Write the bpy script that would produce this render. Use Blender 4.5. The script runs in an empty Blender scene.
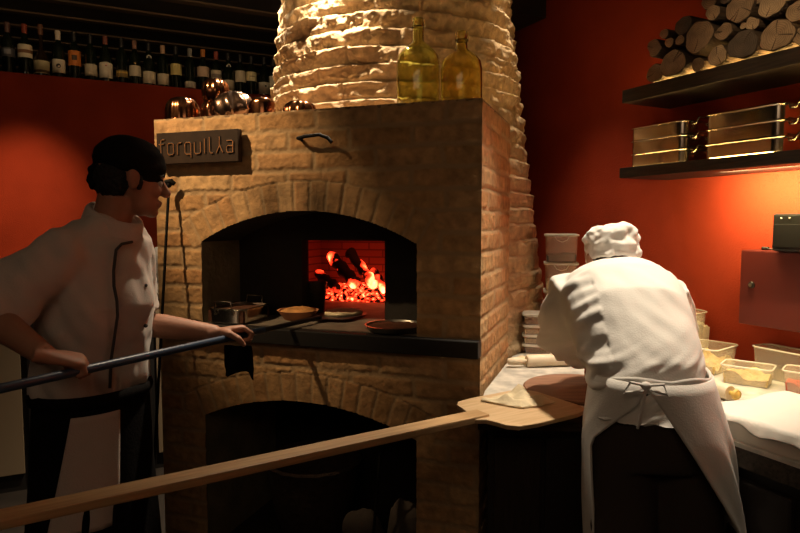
import bpy, bmesh, math, random
import numpy as np
from mathutils import Vector, Matrix, noise as mnoise
random.seed(7)
R = math.radians
S = bpy.context.scene
COL = S.collection

# ------------------------------------------------------------------ helpers
class G:
    """collects geometry in the local frame of one part"""
    def __init__(s): s.v = []; s.f = []; s.mi = []
    def add(s, vs, fs, mi=0):
        n = len(s.v); s.v += [tuple(v) for v in vs]
        s.f += [tuple(i + n for i in f) for f in fs]; s.mi += [mi] * len(fs); return s
    def box(s, x0, x1, y0, y1, z0, z1, mi=0):
        vs = [(x, y, z) for x in (x0, x1) for y in (y0, y1) for z in (z0, z1)]
        return s.add(vs, [(0,1,3,2),(4,6,7,5),(0,4,5,1),(2,3,7,6),(0,2,6,4),(1,5,7,3)], mi)
    def prism(s, pts, z0, z1, mi=0):
        n = len(pts)
        vs = [(p[0], p[1], z0) for p in pts] + [(p[0], p[1], z1) for p in pts]
        fs = [tuple(range(n))[::-1], tuple(range(n, 2*n))]
        fs += [(i, (i+1) % n, n + (i+1) % n, n + i) for i in range(n)]
        return s.add(vs, fs, mi)
    def lathe(s, prof, n=24, c=(0,0,0), mi=0, flute=None):
        vs = []; fs = []
        for r, z in prof:
            for k in range(n):
                a = 2*math.pi*k/n; q = r*(flute(a, z) if flute else 1)
                vs.append((c[0]+q*math.cos(a), c[1]+q*math.sin(a), c[2]+z))
        m = len(prof)
        for i in range(m-1):
            for k in range(n):
                fs.append((i*n+k, i*n+(k+1) % n, (i+1)*n+(k+1) % n, (i+1)*n+k))
        if prof[0][0] > 1e-5: fs.append(tuple(range(n))[::-1])
        if prof[-1][0] > 1e-5: fs.append(tuple((m-1)*n+k for k in range(n)))
        return s.add(vs, fs, mi)
    def loft(s, rings, mi=0, cap=True):
        n = len(rings[0]); vs = [p for r in rings for p in r]; fs = []
        for i in range(len(rings)-1):
            for k in range(n):
                fs.append((i*n+k, i*n+(k+1) % n, (i+1)*n+(k+1) % n, (i+1)*n+k))
        if cap:
            fs.append(tuple(range(n))[::-1]); fs.append(tuple((len(rings)-1)*n+k for k in range(n)))
        return s.add(vs, fs, mi)
    def tube(s, pts, rad, n=10, mi=0, closed=False, flat=1.0, up=None):
        pts = [Vector(p) for p in pts]; m = len(pts)
        if not hasattr(rad, '__len__'): rad = [rad]*m
        rings = []; ref = Vector(up) if up else None
        for i, p in enumerate(pts):
            if closed: t = pts[(i+1) % m] - pts[i-1]
            else: t = pts[min(i+1, m-1)] - pts[max(i-1, 0)]
            t.normalize()
            if ref is None: ref = Vector((0,0,1)) if abs(t.z) < .9 else Vector((1,0,0))
            u = ref - t*ref.dot(t); u.normalize(); w = t.cross(u)
            if not up: ref = u
            rings.append([p + rad[i]*(math.cos(2*math.pi*k/n)*u*flat + math.sin(2*math.pi*k/n)*w) for k in range(n)])
        if closed: rings.append(rings[0]); return s.loft(rings, mi, False)
        return s.loft(rings, mi)
    def ball(s, c, r, M=None, n=16, m=10, mi=0):
        c = Vector(c); r = r if hasattr(r, '__len__') else (r, r, r); vs = []; fs = []
        for i in range(m+1):
            t = math.pi*i/m
            for k in range(n):
                a = 2*math.pi*k/n
                p = Vector((r[0]*math.sin(t)*math.cos(a), r[1]*math.sin(t)*math.sin(a), -r[2]*math.cos(t)))
                vs.append(c + (M @ p if M else p))
        for i in range(m):
            for k in range(n): fs.append((i*n+k, i*n+(k+1) % n, (i+1)*n+(k+1) % n, (i+1)*n+k))
        return s.add(vs, fs, mi)
    def mesh(s, name):
        me = bpy.data.meshes.new(name); me.from_pydata(s.v, [], s.f)
        bm = bmesh.new(); bm.from_mesh(me)
        bmesh.ops.remove_doubles(bm, verts=bm.verts, dist=1e-6)
        bmesh.ops.recalc_face_normals(bm, faces=bm.faces)
        bm.to_mesh(me); bm.free()
        return me
    def build(s, name, mat, parent=None, smooth=None, bevel=0, loc=None, rot=None):
        me = bpy.data.meshes.new(name); me.from_pydata(s.v, [], s.f)
        me.polygons.foreach_set('material_index', s.mi)
        bm = bmesh.new(); bm.from_mesh(me)
        bmesh.ops.remove_doubles(bm, verts=bm.verts, dist=1e-6)
        bmesh.ops.recalc_face_normals(bm, faces=bm.faces)
        if bevel:
            es = [e for e in bm.edges if len(e.link_faces) == 2 and e.calc_face_angle(0) > .6]
            bmesh.ops.bevel(bm, geom=es, offset=bevel, segments=2, affect='EDGES', profile=.6)
        bm.to_mesh(me); bm.free()
        return put(name, me, mat, parent, smooth, loc, rot)

def put(name, me, mat, parent=None, smooth=None, loc=None, rot=None):
    for m in (mat if isinstance(mat, (list, tuple)) else [mat]): me.materials.append(m)
    if smooth is not None:
        me.polygons.foreach_set('use_smooth', [True]*len(me.polygons))
        if smooth < 179: me.set_sharp_from_angle(angle=R(smooth))
    o = bpy.data.objects.new(name, me); COL.objects.link(o)
    if parent: o.parent = parent
    if loc: o.location = loc
    if rot: o.rotation_euler = rot
    return o

def tag(o, label, cat=None, group=None, kind=None):
    o['label'] = label
    if cat: o['category'] = cat
    if group: o['group'] = group
    if kind: o['kind'] = kind
    return o
def thing(name, loc, rz, label, cat, group=None):
    o = bpy.data.objects.new(name, None); COL.objects.link(o); o.empty_display_size = .05
    o.location = loc; o.rotation_euler = (0, 0, rz); return tag(o, label, cat, group)

# ------------------------------------------------------------------ materials
def nodes(name):
    m = bpy.data.materials.new(name); m.use_nodes = True
    nt = m.node_tree; b = nt.nodes['Principled BSDF']; return m, nt, b
def mat(name, col, rough=.6, metal=0, var=0, vscale=8, bump=0, bscale=60, dark=None, emit=None, spec=.5, aniso=None, coat=0, sheen=0):
    m, nt, b = nodes(name); L = nt.links
    b.inputs['Base Color'].default_value = (*col, 1); b.inputs['Roughness'].default_value = rough
    b.inputs['Metallic'].default_value = metal; b.inputs['Specular IOR Level'].default_value = spec
    b.inputs['Coat Weight'].default_value = coat; b.inputs['Sheen Weight'].default_value = sheen
    tc = nt.nodes.new('ShaderNodeTexCoord'); src = tc.outputs['Object']
    if aniso:
        mp = nt.nodes.new('ShaderNodeMapping'); mp.inputs['Scale'].default_value = aniso
        L.new(src, mp.inputs['Vector']); src = mp.outputs['Vector']
    if var:
        n = nt.nodes.new('ShaderNodeTexNoise'); n.inputs['Scale'].default_value = vscale; n.inputs['Detail'].default_value = 5
        L.new(src, n.inputs['Vector'])
        r = nt.nodes.new('ShaderNodeValToRGB')
        d = dark or tuple(c*(1-var) for c in col); hi = tuple(min(1, c*(1+var*.5)) for c in col)
        r.color_ramp.elements[0].position = .3; r.color_ramp.elements[1].position = .7
        r.color_ramp.elements[0].color = (*d, 1); r.color_ramp.elements[1].color = (*hi, 1)
        L.new(n.outputs['Fac'], r.inputs['Fac']); L.new(r.outputs['Color'], b.inputs['Base Color'])
    if bump:
        n2 = nt.nodes.new('ShaderNodeTexNoise'); n2.inputs['Scale'].default_value = bscale; n2.inputs['Detail'].default_value = 4
        L.new(src, n2.inputs['Vector'])
        bp = nt.nodes.new('ShaderNodeBump'); bp.inputs['Strength'].default_value = bump; bp.inputs['Distance'].default_value = .01
        L.new(n2.outputs['Fac'], bp.inputs['Height']); L.new(bp.outputs['Normal'], b.inputs['Normal'])
    if emit:
        b.inputs['Emission Color'].default_value = (*emit[:3], 1); b.inputs['Emission Strength'].default_value = emit[3]
    return m
def glass(name, col, rough=.02, ior=1.45):
    m, nt, b = nodes(name)
    b.inputs['Base Color'].default_value = (*col, 1); b.inputs['Roughness'].default_value = rough
    b.inputs['Transmission Weight'].default_value = 1; b.inputs['IOR'].default_value = ior; return m
def clear_plastic(name, col, op):
    m, nt, b = nodes(name); L = nt.links
    b.inputs['Base Color'].default_value = (*col, 1); b.inputs['Roughness'].default_value = .25
    t = nt.nodes.new('ShaderNodeBsdfTransparent'); mx = nt.nodes.new('ShaderNodeMixShader'); mx.inputs[0].default_value = op
    L.new(t.outputs[0], mx.inputs[1]); L.new(b.outputs[0], mx.inputs[2])
    L.new(mx.outputs[0], nt.nodes['Material Output'].inputs['Surface']); return m
def brick_mat(name, cols, mortar, soot=(.02, .015, .01), bump=.5):
    """colour per brick from the mesh attributes tone / mort / soot"""
    m, nt, b = nodes(name); L = nt.links; N = nt.nodes.new
    def at(n):
        a = N('ShaderNodeAttribute'); a.attribute_name = n; return a.outputs['Fac']
    r = N('ShaderNodeValToRGB'); cr = r.color_ramp
    while len(cr.elements) < len(cols): cr.elements.new(.5)
    for i, c in enumerate(cols):
        cr.elements[i].position = i/(len(cols)-1); cr.elements[i].color = (*c, 1)
    L.new(at('tone'), r.inputs['Fac'])
    tc = N('ShaderNodeTexCoord'); n1 = N('ShaderNodeTexNoise'); n1.inputs['Scale'].default_value = 22; n1.inputs['Detail'].default_value = 6
    L.new(tc.outputs['Object'], n1.inputs['Vector'])
    r2 = N('ShaderNodeValToRGB'); r2.color_ramp.elements[0].position = .3; r2.color_ramp.elements[1].position = .7
    r2.color_ramp.elements[0].color = (.62, .62, .62, 1); r2.color_ramp.elements[1].color = (1.15, 1.12, 1.05, 1)
    L.new(n1.outputs['Fac'], r2.inputs['Fac'])
    mul = N('ShaderNodeMix'); mul.data_type = 'RGBA'; mul.blend_type = 'MULTIPLY'; mul.inputs[0].default_value = 1
    L.new(r.outputs['Color'], mul.inputs[6]); L.new(r2.outputs['Color'], mul.inputs[7])
    mm = N('ShaderNodeMix'); mm.data_type = 'RGBA'; L.new(at('mort'), mm.inputs[0])
    L.new(mul.outputs[2], mm.inputs[6]); mm.inputs[7].default_value = (*mortar, 1)
    ms = N('ShaderNodeMix'); ms.data_type = 'RGBA'; L.new(at('soot'), ms.inputs[0])
    L.new(mm.outputs[2], ms.inputs[6]); ms.inputs[7].default_value = (*soot, 1)
    L.new(ms.outputs[2], b.inputs['Base Color']); b.inputs['Roughness'].default_value = .9; b.inputs['Specular IOR Level'].default_value = .15
    n2 = N('ShaderNodeTexNoise'); n2.inputs['Scale'].default_value = 70; n2.inputs['Detail'].default_value = 6
    L.new(tc.outputs['Object'], n2.inputs['Vector'])
    bp = N('ShaderNodeBump'); bp.inputs['Strength'].default_value = bump; bp.inputs['Distance'].default_value = .008
    L.new(n2.outputs['Fac'], bp.inputs['Height']); L.new(bp.outputs['Normal'], b.inputs['Normal'])
    return m
def flat_brick(name, c1, c2, mortar, sc=1.0, rot=(R(90), 0, 0)):
    m, nt, b = nodes(name); L = nt.links; N = nt.nodes.new
    tc = N('ShaderNodeTexCoord'); mp = N('ShaderNodeMapping'); mp.inputs['Rotation'].default_value = rot
    L.new(tc.outputs['Object'], mp.inputs['Vector'])
    br = N('ShaderNodeTexBrick'); br.inputs['Scale'].default_value = sc
    br.inputs['Brick Width'].default_value = .17; br.inputs['Row Height'].default_value = .042; br.inputs['Mortar Size'].default_value = .004
    br.inputs['Color1'].default_value = (*c1, 1); br.inputs['Color2'].default_value = (*c2, 1); br.inputs['Mortar'].default_value = (*mortar, 1)
    L.new(mp.outputs['Vector'], br.inputs['Vector']); L.new(br.outputs['Color'], b.inputs['Base Color'])
    bp = N('ShaderNodeBump'); bp.invert = True; bp.inputs['Distance'].default_value = .01
    L.new(br.outputs['Fac'], bp.inputs['Height']); L.new(bp.outputs['Normal'], b.inputs['Normal'])
    b.inputs['Roughness'].default_value = .9; return m
def wood(name, c1, c2, sc=(30, 2, 2), rough=.6, bump=.2):
    m, nt, b = nodes(name); L = nt.links; N = nt.nodes.new
    tc = N('ShaderNodeTexCoord'); mp = N('ShaderNodeMapping'); mp.inputs['Scale'].default_value = sc
    n = N('ShaderNodeTexNoise'); n.inputs['Scale'].default_value = 3; n.inputs['Detail'].default_value = 6; n.inputs['Distortion'].default_value = .6
    r = N('ShaderNodeValToRGB'); r.color_ramp.elements[0].position = .35; r.color_ramp.elements[1].position = .65
    r.color_ramp.elements[0].color = (*c1, 1); r.color_ramp.elements[1].color = (*c2, 1)
    L.new(tc.outputs['Object'], mp.inputs['Vector']); L.new(mp.outputs['Vector'], n.inputs['Vector'])
    L.new(n.outputs['Fac'], r.inputs['Fac']); L.new(r.outputs['Color'], b.inputs['Base Color'])
    bp = N('ShaderNodeBump'); bp.inputs['Strength'].default_value = bump; bp.inputs['Distance'].default_value = .004
    L.new(n.outputs['Fac'], bp.inputs['Height']); L.new(bp.outputs['Normal'], b.inputs['Normal'])
    b.inputs['Roughness'].default_value = rough; return m
def ember_mat(name, strength, lo=.42, hi=.62, sc=18):
    m, nt, b = nodes(name); L = nt.links; N = nt.nodes.new
    tc = N('ShaderNodeTexCoord'); n = N('ShaderNodeTexNoise'); n.inputs['Scale'].default_value = sc; n.inputs['Detail'].default_value = 5
    L.new(tc.outputs['Object'], n.inputs['Vector'])
    r = N('ShaderNodeValToRGB'); cr = r.color_ramp; cr.elements.new(.5); cr.elements.new(.5)
    for e, (p, c) in zip(cr.elements, ((lo, (.0, 0, 0)), (lo+.06, (.5, .015, .004)), (hi-.03, (1, .05, .012)), (hi+.06, (1, .30, .11)))):
        e.position = p; e.color = (*c, 1)
    L.new(n.outputs['Fac'], r.inputs['Fac'])
    b.inputs['Base Color'].default_value = (.012, .01, .009, 1); b.inputs['Roughness'].default_value = .95
    L.new(r.outputs['Color'], b.inputs['Emission Color']); b.inputs['Emission Strength'].default_value = strength; return m

M = dict(
    red=mat('red_stucco', (.37, .042, .012), .75, var=.18, vscale=3, bump=.35, bscale=170, spec=.25),
    redpaint=mat('red_cabinet_paint', (.115, .013, .008), .5),
    floor=mat('floor_tile', (.035, .025, .018), .6, var=.4, vscale=5),
    ceil=wood('ceiling_boards', (.010, .008, .006), (.022, .016, .011), (2, 12, 2), .8),
    slat=wood('ceiling_batten', (.075, .046, .024), (.10, .062, .034), (2, 20, 2), .7),
    beam=wood('black_beam', (.010, .007, .005), (.02, .014, .01), (20, 2, 2), .6),
    shelf=wood('dark_shelf_wood', (.013, .009, .006), (.035, .023, .014), (3, 40, 40), .55),
    led=mat('led_strip', (1, .8, .4), emit=(1, .60, .18, 60)),
    brick=brick_mat('oven_brick', [(.42, .235, .105), (.52, .315, .15), (.55, .345, .175), (.47, .255, .115), (.60, .395, .205)], (.42, .285, .155)),
    cone=brick_mat('lamplit_brick', [(.54, .375, .215), (.62, .45, .27), (.58, .41, .24), (.66, .49, .31)], (.54, .39, .23), bump=.8),
    brickflat=mat('brick_rough', (.22, .14, .075), .9, var=.3, vscale=9, bump=.5, bscale=40),
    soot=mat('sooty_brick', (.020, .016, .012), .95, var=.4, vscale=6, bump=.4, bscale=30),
    jamb=mat('jamb_brick', (.24, .20, .12), .95, var=.3, vscale=8, bump=.5, bscale=40),
    firebrick=flat_brick('fire_brick', (.24, .10, .06), (.17, .07, .04), (.10, .04, .025)),
    stone=mat('black_stone', (.008, .0065, .0055), .6, var=.3, vscale=14),
    hearth=mat('hearth_stone', (.16, .13, .10), .7, var=.4, vscale=12),
    ember=ember_mat('embers', 5.5, .46, .64, 48), log_fire=ember_mat('burning_log', 8, .50, .61, 6), flame=mat('glowing_coal', (.1, .02, .01), emit=(1, .07, .02, 4)),
    iron=mat('black_iron', (.008, .007, .006), .75, spec=.2),
    signplate=mat('bronze_plate', (.034, .019, .011), .65, var=.3, vscale=25, spec=.2),
    letter=mat('copper_glint', (.80, .38, .17), .40, metal=1),
    letterdark=mat('groove_shade', (.018, .011, .008), .8),
    copper=mat('copper', (.36, .15, .07), .17, metal=1, var=.2, vscale=12),
    copperpale=mat('pale_tin', (.30, .19, .13), .22, metal=1),
    jug1=glass('olive_glass', (.90, .93, .48)), jug2=glass('amber_glass', (.94, .87, .42)),
    bottle=mat('bottle_glass', (.006, .009, .005), .10, spec=.6), bottlebrown=mat('bottle_glass_brown', (.018, .010, .005), .12),
    steel=mat('polished_steel', (.72, .66, .56), .16, metal=1), steelb=mat('brushed_steel', (.55, .52, .46), .30, metal=1),
    bark=mat('bark', (.085, .055, .034), .95, var=.5, vscale=20, bump=.8, bscale=50, aniso=(3, .6, 3)),
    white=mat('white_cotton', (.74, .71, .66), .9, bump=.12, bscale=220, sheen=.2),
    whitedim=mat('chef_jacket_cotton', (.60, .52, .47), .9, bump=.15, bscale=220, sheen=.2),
    towel=mat('towel_cotton', (.66, .54, .48), .95, bump=.3, bscale=260),
    piping=mat('grey_piping', (.05, .045, .045), .8), black=mat('black_cloth', (.008, .007, .007), .95, bump=.2, bscale=120, spec=.1),
    trouser=mat('dark_trousers', (.065, .050, .042), .95, bump=.2, bscale=90, spec=.1),
    skin=mat('skin', (.42, .20, .125), .55, var=.12, vscale=14, bump=.08, bscale=90), hair=mat('dark_hair', (.010, .007, .005), .7, bump=.8, bscale=120),
    eye=mat('eye', (.55, .50, .45), .2), iris=mat('iris', (.03, .015, .008), .2),
    blueh=mat('blue_enamel', (.030, .055, .105), .35), tool=mat('tool_steel', (.05, .045, .045), .45, metal=.7),
    pale=wood('pale_wood', (.40, .235, .105), (.52, .33, .16), (2, 40, 40), .55), board=wood('board_wood', (.50, .33, .17), (.60, .42, .24), (2, 22, 22), .55),
    redwood=wood('red_wood', (.20, .095, .055), (.30, .16, .095), (2, 26, 26), .6),
    marble=mat('floury_marble', (.58, .55, .48), .5, var=.35, vscale=16, dark=(.34, .33, .30)),
    edge=wood('worn_dark_edge', (.03, .022, .016), (.075, .055, .04), (3, 30, 30), .6),
    cab=mat('dark_cabinet', (.022, .017, .015), .5), cabpanel=mat('dark_panel', (.045, .036, .033), .4, metal=.3),
    dough=mat('dough', (.66, .55, .36), .8, var=.15, vscale=20, bump=.3, bscale=40), flour=mat('flour', (.70, .60, .42), .95, var=.1, bump=.5, bscale=60),
    cheese=mat('grated_cheese', (.72, .52, .20), .7, var=.25, vscale=60, bump=.8, bscale=90), tomato=mat('tomato', (.50, .06, .02), .35, var=.3, vscale=30, bump=.3),
    tub=clear_plastic('clear_plastic', (.85, .80, .68), .24), tubrim=clear_plastic('clear_plastic_rim', (.92, .88, .78), .62), lid=mat('white_lid', (.70, .66, .57), .4),
    tubb=clear_plastic('cloudy_plastic', (.82, .62, .50), .26),
    olive=mat('dark_olives', (.03, .022, .02), .4, var=.4, vscale=60, bump=.5), nuts=mat('brown_spice', (.22, .11, .04), .8, var=.5, vscale=60, bump=.6, bscale=80),
    foodp=mat('pale_food', (.62, .50, .33), .8, var=.3, vscale=30, bump=.3), paper=mat('white_paper', (.80, .77, .70), .8, bump=.15, bscale=25),
    traywhite=mat('white_plastic', (.62, .57, .50), .4), device=mat('black_device', (.010, .010, .008), .4), screw=mat('lamp_dot', (.5, .45, .35), .4),
    terracotta=mat('terracotta', (.42, .18, .08), .7, var=.3, vscale=20), bread=mat('baked_crust', (.50, .24, .07), .7, var=.5, vscale=22, bump=.6, bscale=40),
    pizzatop=mat('pizza_topping', (.10, .035, .016), .6, var=.6, vscale=50, bump=.6, bscale=50), beige=mat('beige_panel', (.34, .25, .155), .6),
    rolling=mat('pale_beech', (.74, .63, .46), .5, var=.1, vscale=12), yellow=mat('yellow_handle', (.72, .50, .12), .4),
    sack=mat('dusty_sack', (.075, .058, .048), .9, var=.3, vscale=10, bump=.6, bscale=20), basket=mat('dark_wicker', (.04, .022, .014), .9, bump=1, bscale=60, var=.4, vscale=40),
    dark=mat('dark_void', (.012, .009, .007), .9),
)
def label_mat(name, c): return mat(name, c, .7, var=.12, vscale=40)

# ------------------------------------------------------------------ frames of the place
OA = R(-19.3); OE = Vector((math.cos(OA), math.sin(OA), 0)); ON = Vector((-math.sin(OA), math.cos(OA), 0)); OO = Vector((-1.040, 2.623, 0))
RA = R(-64); RU = Vector((math.cos(RA), math.sin(RA), 0)); RN = Vector((-math.sin(RA), math.cos(RA), 0)); RO = Vector((.892, 1.702, 0)); WALL = .85
LA = R(26); LU = Vector((math.cos(LA), math.sin(LA), 0)); LN = Vector((-math.sin(LA), math.cos(LA), 0)); LO = Vector((-2.332, 3.9, 0))
Z = Vector((0, 0, 1))
def ov(x, y, z=0): return OO + OE*x + ON*y + Z*z          # oven frame: along its front, into it, up
def rc(x, y, z=0): return RO + RU*x + RN*y + Z*z          # right counter frame: along the edge, towards the wall
def lw(x, y, z=0): return LO + LU*x + LN*y + Z*z          # left wall frame

# ------------------------------------------------------------------ setting
def struct(name, g, m, label, loc=(0,0,0), rz=0, **k):
    o = g.build(name, m, loc=loc, rot=(0, 0, rz), **k); return tag(o, label, kind='structure')
CEIL = 3.0
struct('floor', G().box(-5, 4.5, -1.5, 7.5, -.1, 0), M['floor'], 'dark floor of the kitchen')
struct('ceiling', G().box(-5, 4.5, -1.5, 7.5, CEIL, CEIL+.1), M['ceil'], 'dark boarded ceiling')
for i in range(9):
    g = G().box(-3.2, 2.6, -.035, .035, CEIL-.012, CEIL)
    o = struct('trim_%d' % (i+1), g, M['slat'], 'thin brown batten running across the dark ceiling', loc=lw(0, .34+.37*(i-2), 0), rz=LA)
    o['group'] = 'ceiling battens'
struct('wall_left', G().box(-2.6, 2.785, 0, .30, 0, 2.425), M['red'], 'red stucco wall under the wine bottles', loc=LO, rz=LA)
struct('wall_front', G().box(-5, 4.5, -1.6, -1.5, 0, CEIL), mat('brown_plaster', (.22, .14, .08), .8), 'brown wall behind the photographer')
struct('wall_back', G().box(-3.2, 2.9, 2.9, 3.0, 0, CEIL), M['dark'], 'dark wall far behind the wine bottles', loc=LO, rz=LA)
struct('wall_right', G().box(-5.3, 2.2, WALL, WALL+.12, 0, CEIL), M['red'], 'red stucco wall behind the shelves', loc=RO, rz=RA)
struct('trim_10', G().box(-2.10, -1.82, -.4, WALL, 2.70, 2.88), M['beam'], 'black beam end beside the chimney under the ceiling', loc=RO, rz=RA)

# ------------------------------------------------------------------ brick height fields
def h2(ix, iy, seed=0):
    n = (ix.astype(np.int64)*374761393 + iy.astype(np.int64)*668265263 + seed*974711) & 0x7fffffff
    n = ((n ^ (n >> 13))*1274126177) & 0x7fffffff
    return ((n ^ (n >> 16)) & 0xffff)/65535.
def vn(x, y, seed=0):
    x0 = np.floor(x); y0 = np.floor(y); fx = x-x0; fy = y-y0; fx = fx*fx*(3-2*fx); fy = fy*fy*(3-2*fy)
    a = h2(x0, y0, seed); b = h2(x0+1, y0, seed); c = h2(x0, y0+1, seed); d = h2(x0+1, y0+1, seed)
    return (a*(1-fx)+b*fx)*(1-fy)+(c*(1-fx)+d*fx)*fy - .5
def sstep(a, b, x):
    t = np.clip((x-a)/(b-a), 0, 1); return t*t*(3-2*t)
CH = .0772; BL = .255
def bricks(u, v, seed=1, ch=CH, bl=BL, amp=.0042, mw=.004, wob=.006):
    uu = u + wob*2*vn(u*14, v*14, seed) + wob*vn(u*45, v*45, seed+1); vv = v + wob*1.4*vn(u*9, v*22, seed+2) + wob*.7*vn(u*40, v*40, seed+3)
    row = np.floor(vv/ch); off = (np.mod(row, 2)*.5 + .18*(h2(row, row*0, seed+4)-.5))*bl
    col = np.floor((uu+off)/bl); du = np.mod(uu+off, bl); dv = np.mod(vv, ch)
    d = np.minimum(np.minimum(du, bl-du), np.minimum(dv, ch-dv))
    m = sstep(mw, mw+.010, d); rnd = h2(col, row, seed+5)
    return amp*m + m*(rnd-.5)*amp*.6 + .004*vn(u*30, v*30, seed+6)*m + .003*vn(u*80, v*80, seed+7), 1-m, rnd
def grid_mesh(name, P, keep, tone, mort, soot, material, parent, flip=False):
    nu, nv = P.shape[:2]; idx = np.arange(nu*nv).reshape(nu, nv)
    q = np.stack([idx[:-1, :-1], idx[1:, :-1], idx[1:, 1:], idx[:-1, 1:]], -1)
    if flip: q = q[..., ::-1]
    q = q[keep].reshape(-1, 4); used = np.unique(q); rm = -np.ones(nu*nv, int); rm[used] = np.arange(len(used)); q = rm[q]
    me = bpy.data.meshes.new(name); me.from_pydata(P.reshape(-1, 3)[used].tolist(), [], q.tolist())
    for nme, arr in (('tone', tone), ('mort', mort), ('soot', soot)):
        a = me.attributes.new(nme, 'FLOAT', 'POINT'); a.data.foreach_set('value', arr.reshape(-1)[used].astype(np.float32))
    return put(name, me, material, parent, 180)

OW, OH, OD = 1.40, 1.93, .60
oven = thing('pizza_oven', OO, OA, 'large brick wood-fired pizza oven with arched mouth and round chimney', 'pizza oven')
XC = .70; HW = .468; SPR = 1.42; APX = 1.545; RISE = APX-SPR; RAD = (HW*HW+RISE*RISE)/(2*RISE); ZC = APX-RAD
LSPR = .69; LAPX = .792; LR = (HW*HW+(LAPX-LSPR)**2)/(2*(LAPX-LSPR)); LZC = LAPX-LR
LED0, LED1 = 1.02, 1.08
def front_face():
    st = .005; u = np.concatenate([np.arange(.016, OW-.002, st), [OW]]); v = np.arange(0, OH+1e-6, st); U, V = np.meshgrid(u, v, indexing='ij')
    h, mo, to = bricks(U, V, 1)
    def ring(h, mo, to, zc, rad, spr, th, seed):
        r = np.hypot(U-XC, V-zc) + .004*vn(U*40, V*40, seed); a = np.arctan2(U-XC, V-zc); half = math.asin(HW/rad)
        reg = (r > rad-.004) & (r < rad+th) & (np.abs(a) < half+.05) & (V > spr-.03)
        n = round(2*half*rad/.066); k = np.floor((a/(2*half)+.5)*n); da = np.mod((a/(2*half)+.5)*n, 1)*2*half*rad/n
        wd = 2*half*rad/n; d = np.minimum(np.minimum(da, wd-da), np.minimum(r-rad+.012, rad+th-r)); m = sstep(.002, .009, d)
        rn = h2(k, k*0, seed); hh = .0042*m+m*(rn-.5)*.003+.003*vn(U*40, V*40, seed+1)
        return np.where(reg, hh, h), np.where(reg, 1-m, mo), np.where(reg, rn, to)
    h, mo, to = ring(h, mo, to, ZC, RAD, SPR, .118, 31)
    h, mo, to = ring(h, mo, to, LZC, LR, LSPR, .118, 41)
    def inside(x, z):
        a = (np.abs(x-XC) < HW) & (z > LED1-.03) & ((z < SPR) | ((z-ZC)**2+(x-XC)**2 < RAD**2)) & (z < APX)
        b = (np.abs(x-XC) < HW) & ((z < LSPR) | ((z-LZC)**2+(x-XC)**2 < LR**2)) & (z < LAPX)
        return a | b
    ins = inside(U, V); cu = (U[:-1, :-1]+U[1:, 1:])/2; cv = (V[:-1, :-1]+V[1:, 1:])/2; keep = ~inside(cu, cv)
    U2, V2 = U.copy(), V.copy()
    for zc, rad, spr, lo, hi in ((ZC, RAD, SPR, 1.0, 2), (LZC, LR, LSPR, -1, .9)):
        s = ins & (V > lo) & (V < hi); rr = np.hypot(U-XC, V-zc)+1e-9
        arc = s & (V >= spr); U2[arc] = (XC+(U-XC)/rr*rad)[arc]; V2[arc] = (zc+(V-zc)/rr*rad)[arc]
        jm = s & (V < spr); U2[jm] = (XC+np.sign(U-XC)*HW)[jm]
    rag = .006*vn(V*30, U*0+3, 9); e = sstep(.03, 0, np.minimum(U2, OW-U2)); U2 = U2 + rag*e*2
    so = .95*np.exp(-((U-.68)/.24)**2)*sstep(.0, .02, V-1.5)*np.exp(-((np.maximum(V-1.57, 0))/.13)**2)*(V > 1.3)*(.70+.9*vn(U*9, V*9, 77))
    U2[-1, :] = OW+.005; h[-1, :] = .005; U2[0, :] = .011; h[0, :] = .005
    P = np.stack([U2, -h, V2], -1)
    grid_mesh('front_brickwork', P, keep, to, mo, np.clip(so, 0, .85), M['brick'], oven)
def side_face(x, sgn, name, seed):
    st = .006; u = np.arange(0, OD+1e-6, st); v = np.arange(0, OH+1e-6, st); U, V = np.meshgrid(u, v, indexing='ij')
    h, mo, to = bricks(U+.12, V, seed)
    U = U.copy(); U[0, :] = -.005; h[0, :] = .005; P = np.stack([x+sgn*h, U, V], -1); grid_mesh(name, P, np.ones((len(u)-1, len(v)-1), bool), to, mo, U*0, M['brick'], oven, flip=sgn < 0)
front_face(); side_face(OW, 1, 'side_brickwork', 1); side_face(.016, -1, 'side_brickwork', 5)
g = G()   # rough core that the facing bricks are laid on: top, back and the mass around both openings
g.box(.016, OW, 0.0, OD, OH-.012, OH)
for x0, x1 in ((0.018, XC-HW-.004), (XC+HW+.004, OW-.002)): g.box(x0, x1, .012, OD, 0, OH-.012)
g.box(XC-HW-.004, XC+HW+.004, .012, OD, LAPX+.03, LED0)
g.box(XC-HW-.004, XC+HW+.004, .012, OD, APX+.03, OH-.012)
g.build('masonry_core', M['brickflat'], oven)
def arch_tunnel(zc, rad, spr, zlo, y0, y1, name, mj, ms):
    half = math.asin(HW/rad); gj = G(); n = 24
    gj.add([(XC-HW, y0, zlo), (XC-HW, y1, zlo), (XC-HW, y1, spr), (XC-HW, y0, spr)], [(0, 1, 2, 3)])
    gj.add([(XC+HW, y0, zlo), (XC+HW, y1, zlo), (XC+HW, y1, spr), (XC+HW, y0, spr)], [(0, 1, 2, 3)])
    pt = [(XC+rad*math.sin(-half+2*half*i/n), zc+rad*math.cos(-half+2*half*i/n)) for i in range(n+1)]
    vs = [(p[0], y0, p[1]) for p in pt]+[(p[0], y1, p[1]) for p in pt]
    gj.add(vs, [(i, i+1, n+2+i, n+1+i) for i in range(n)], 1)
    gj.build(name, [mj, ms], oven); return pt
BK = .27
pt = arch_tunnel(ZC, RAD, SPR, LED1-.04, 0, BK+.02, 'mouth_lining', M['jamb'], M['soot'])
MX0, MX1, MZ1 = .552, .940, 1.423
g = G()
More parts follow.
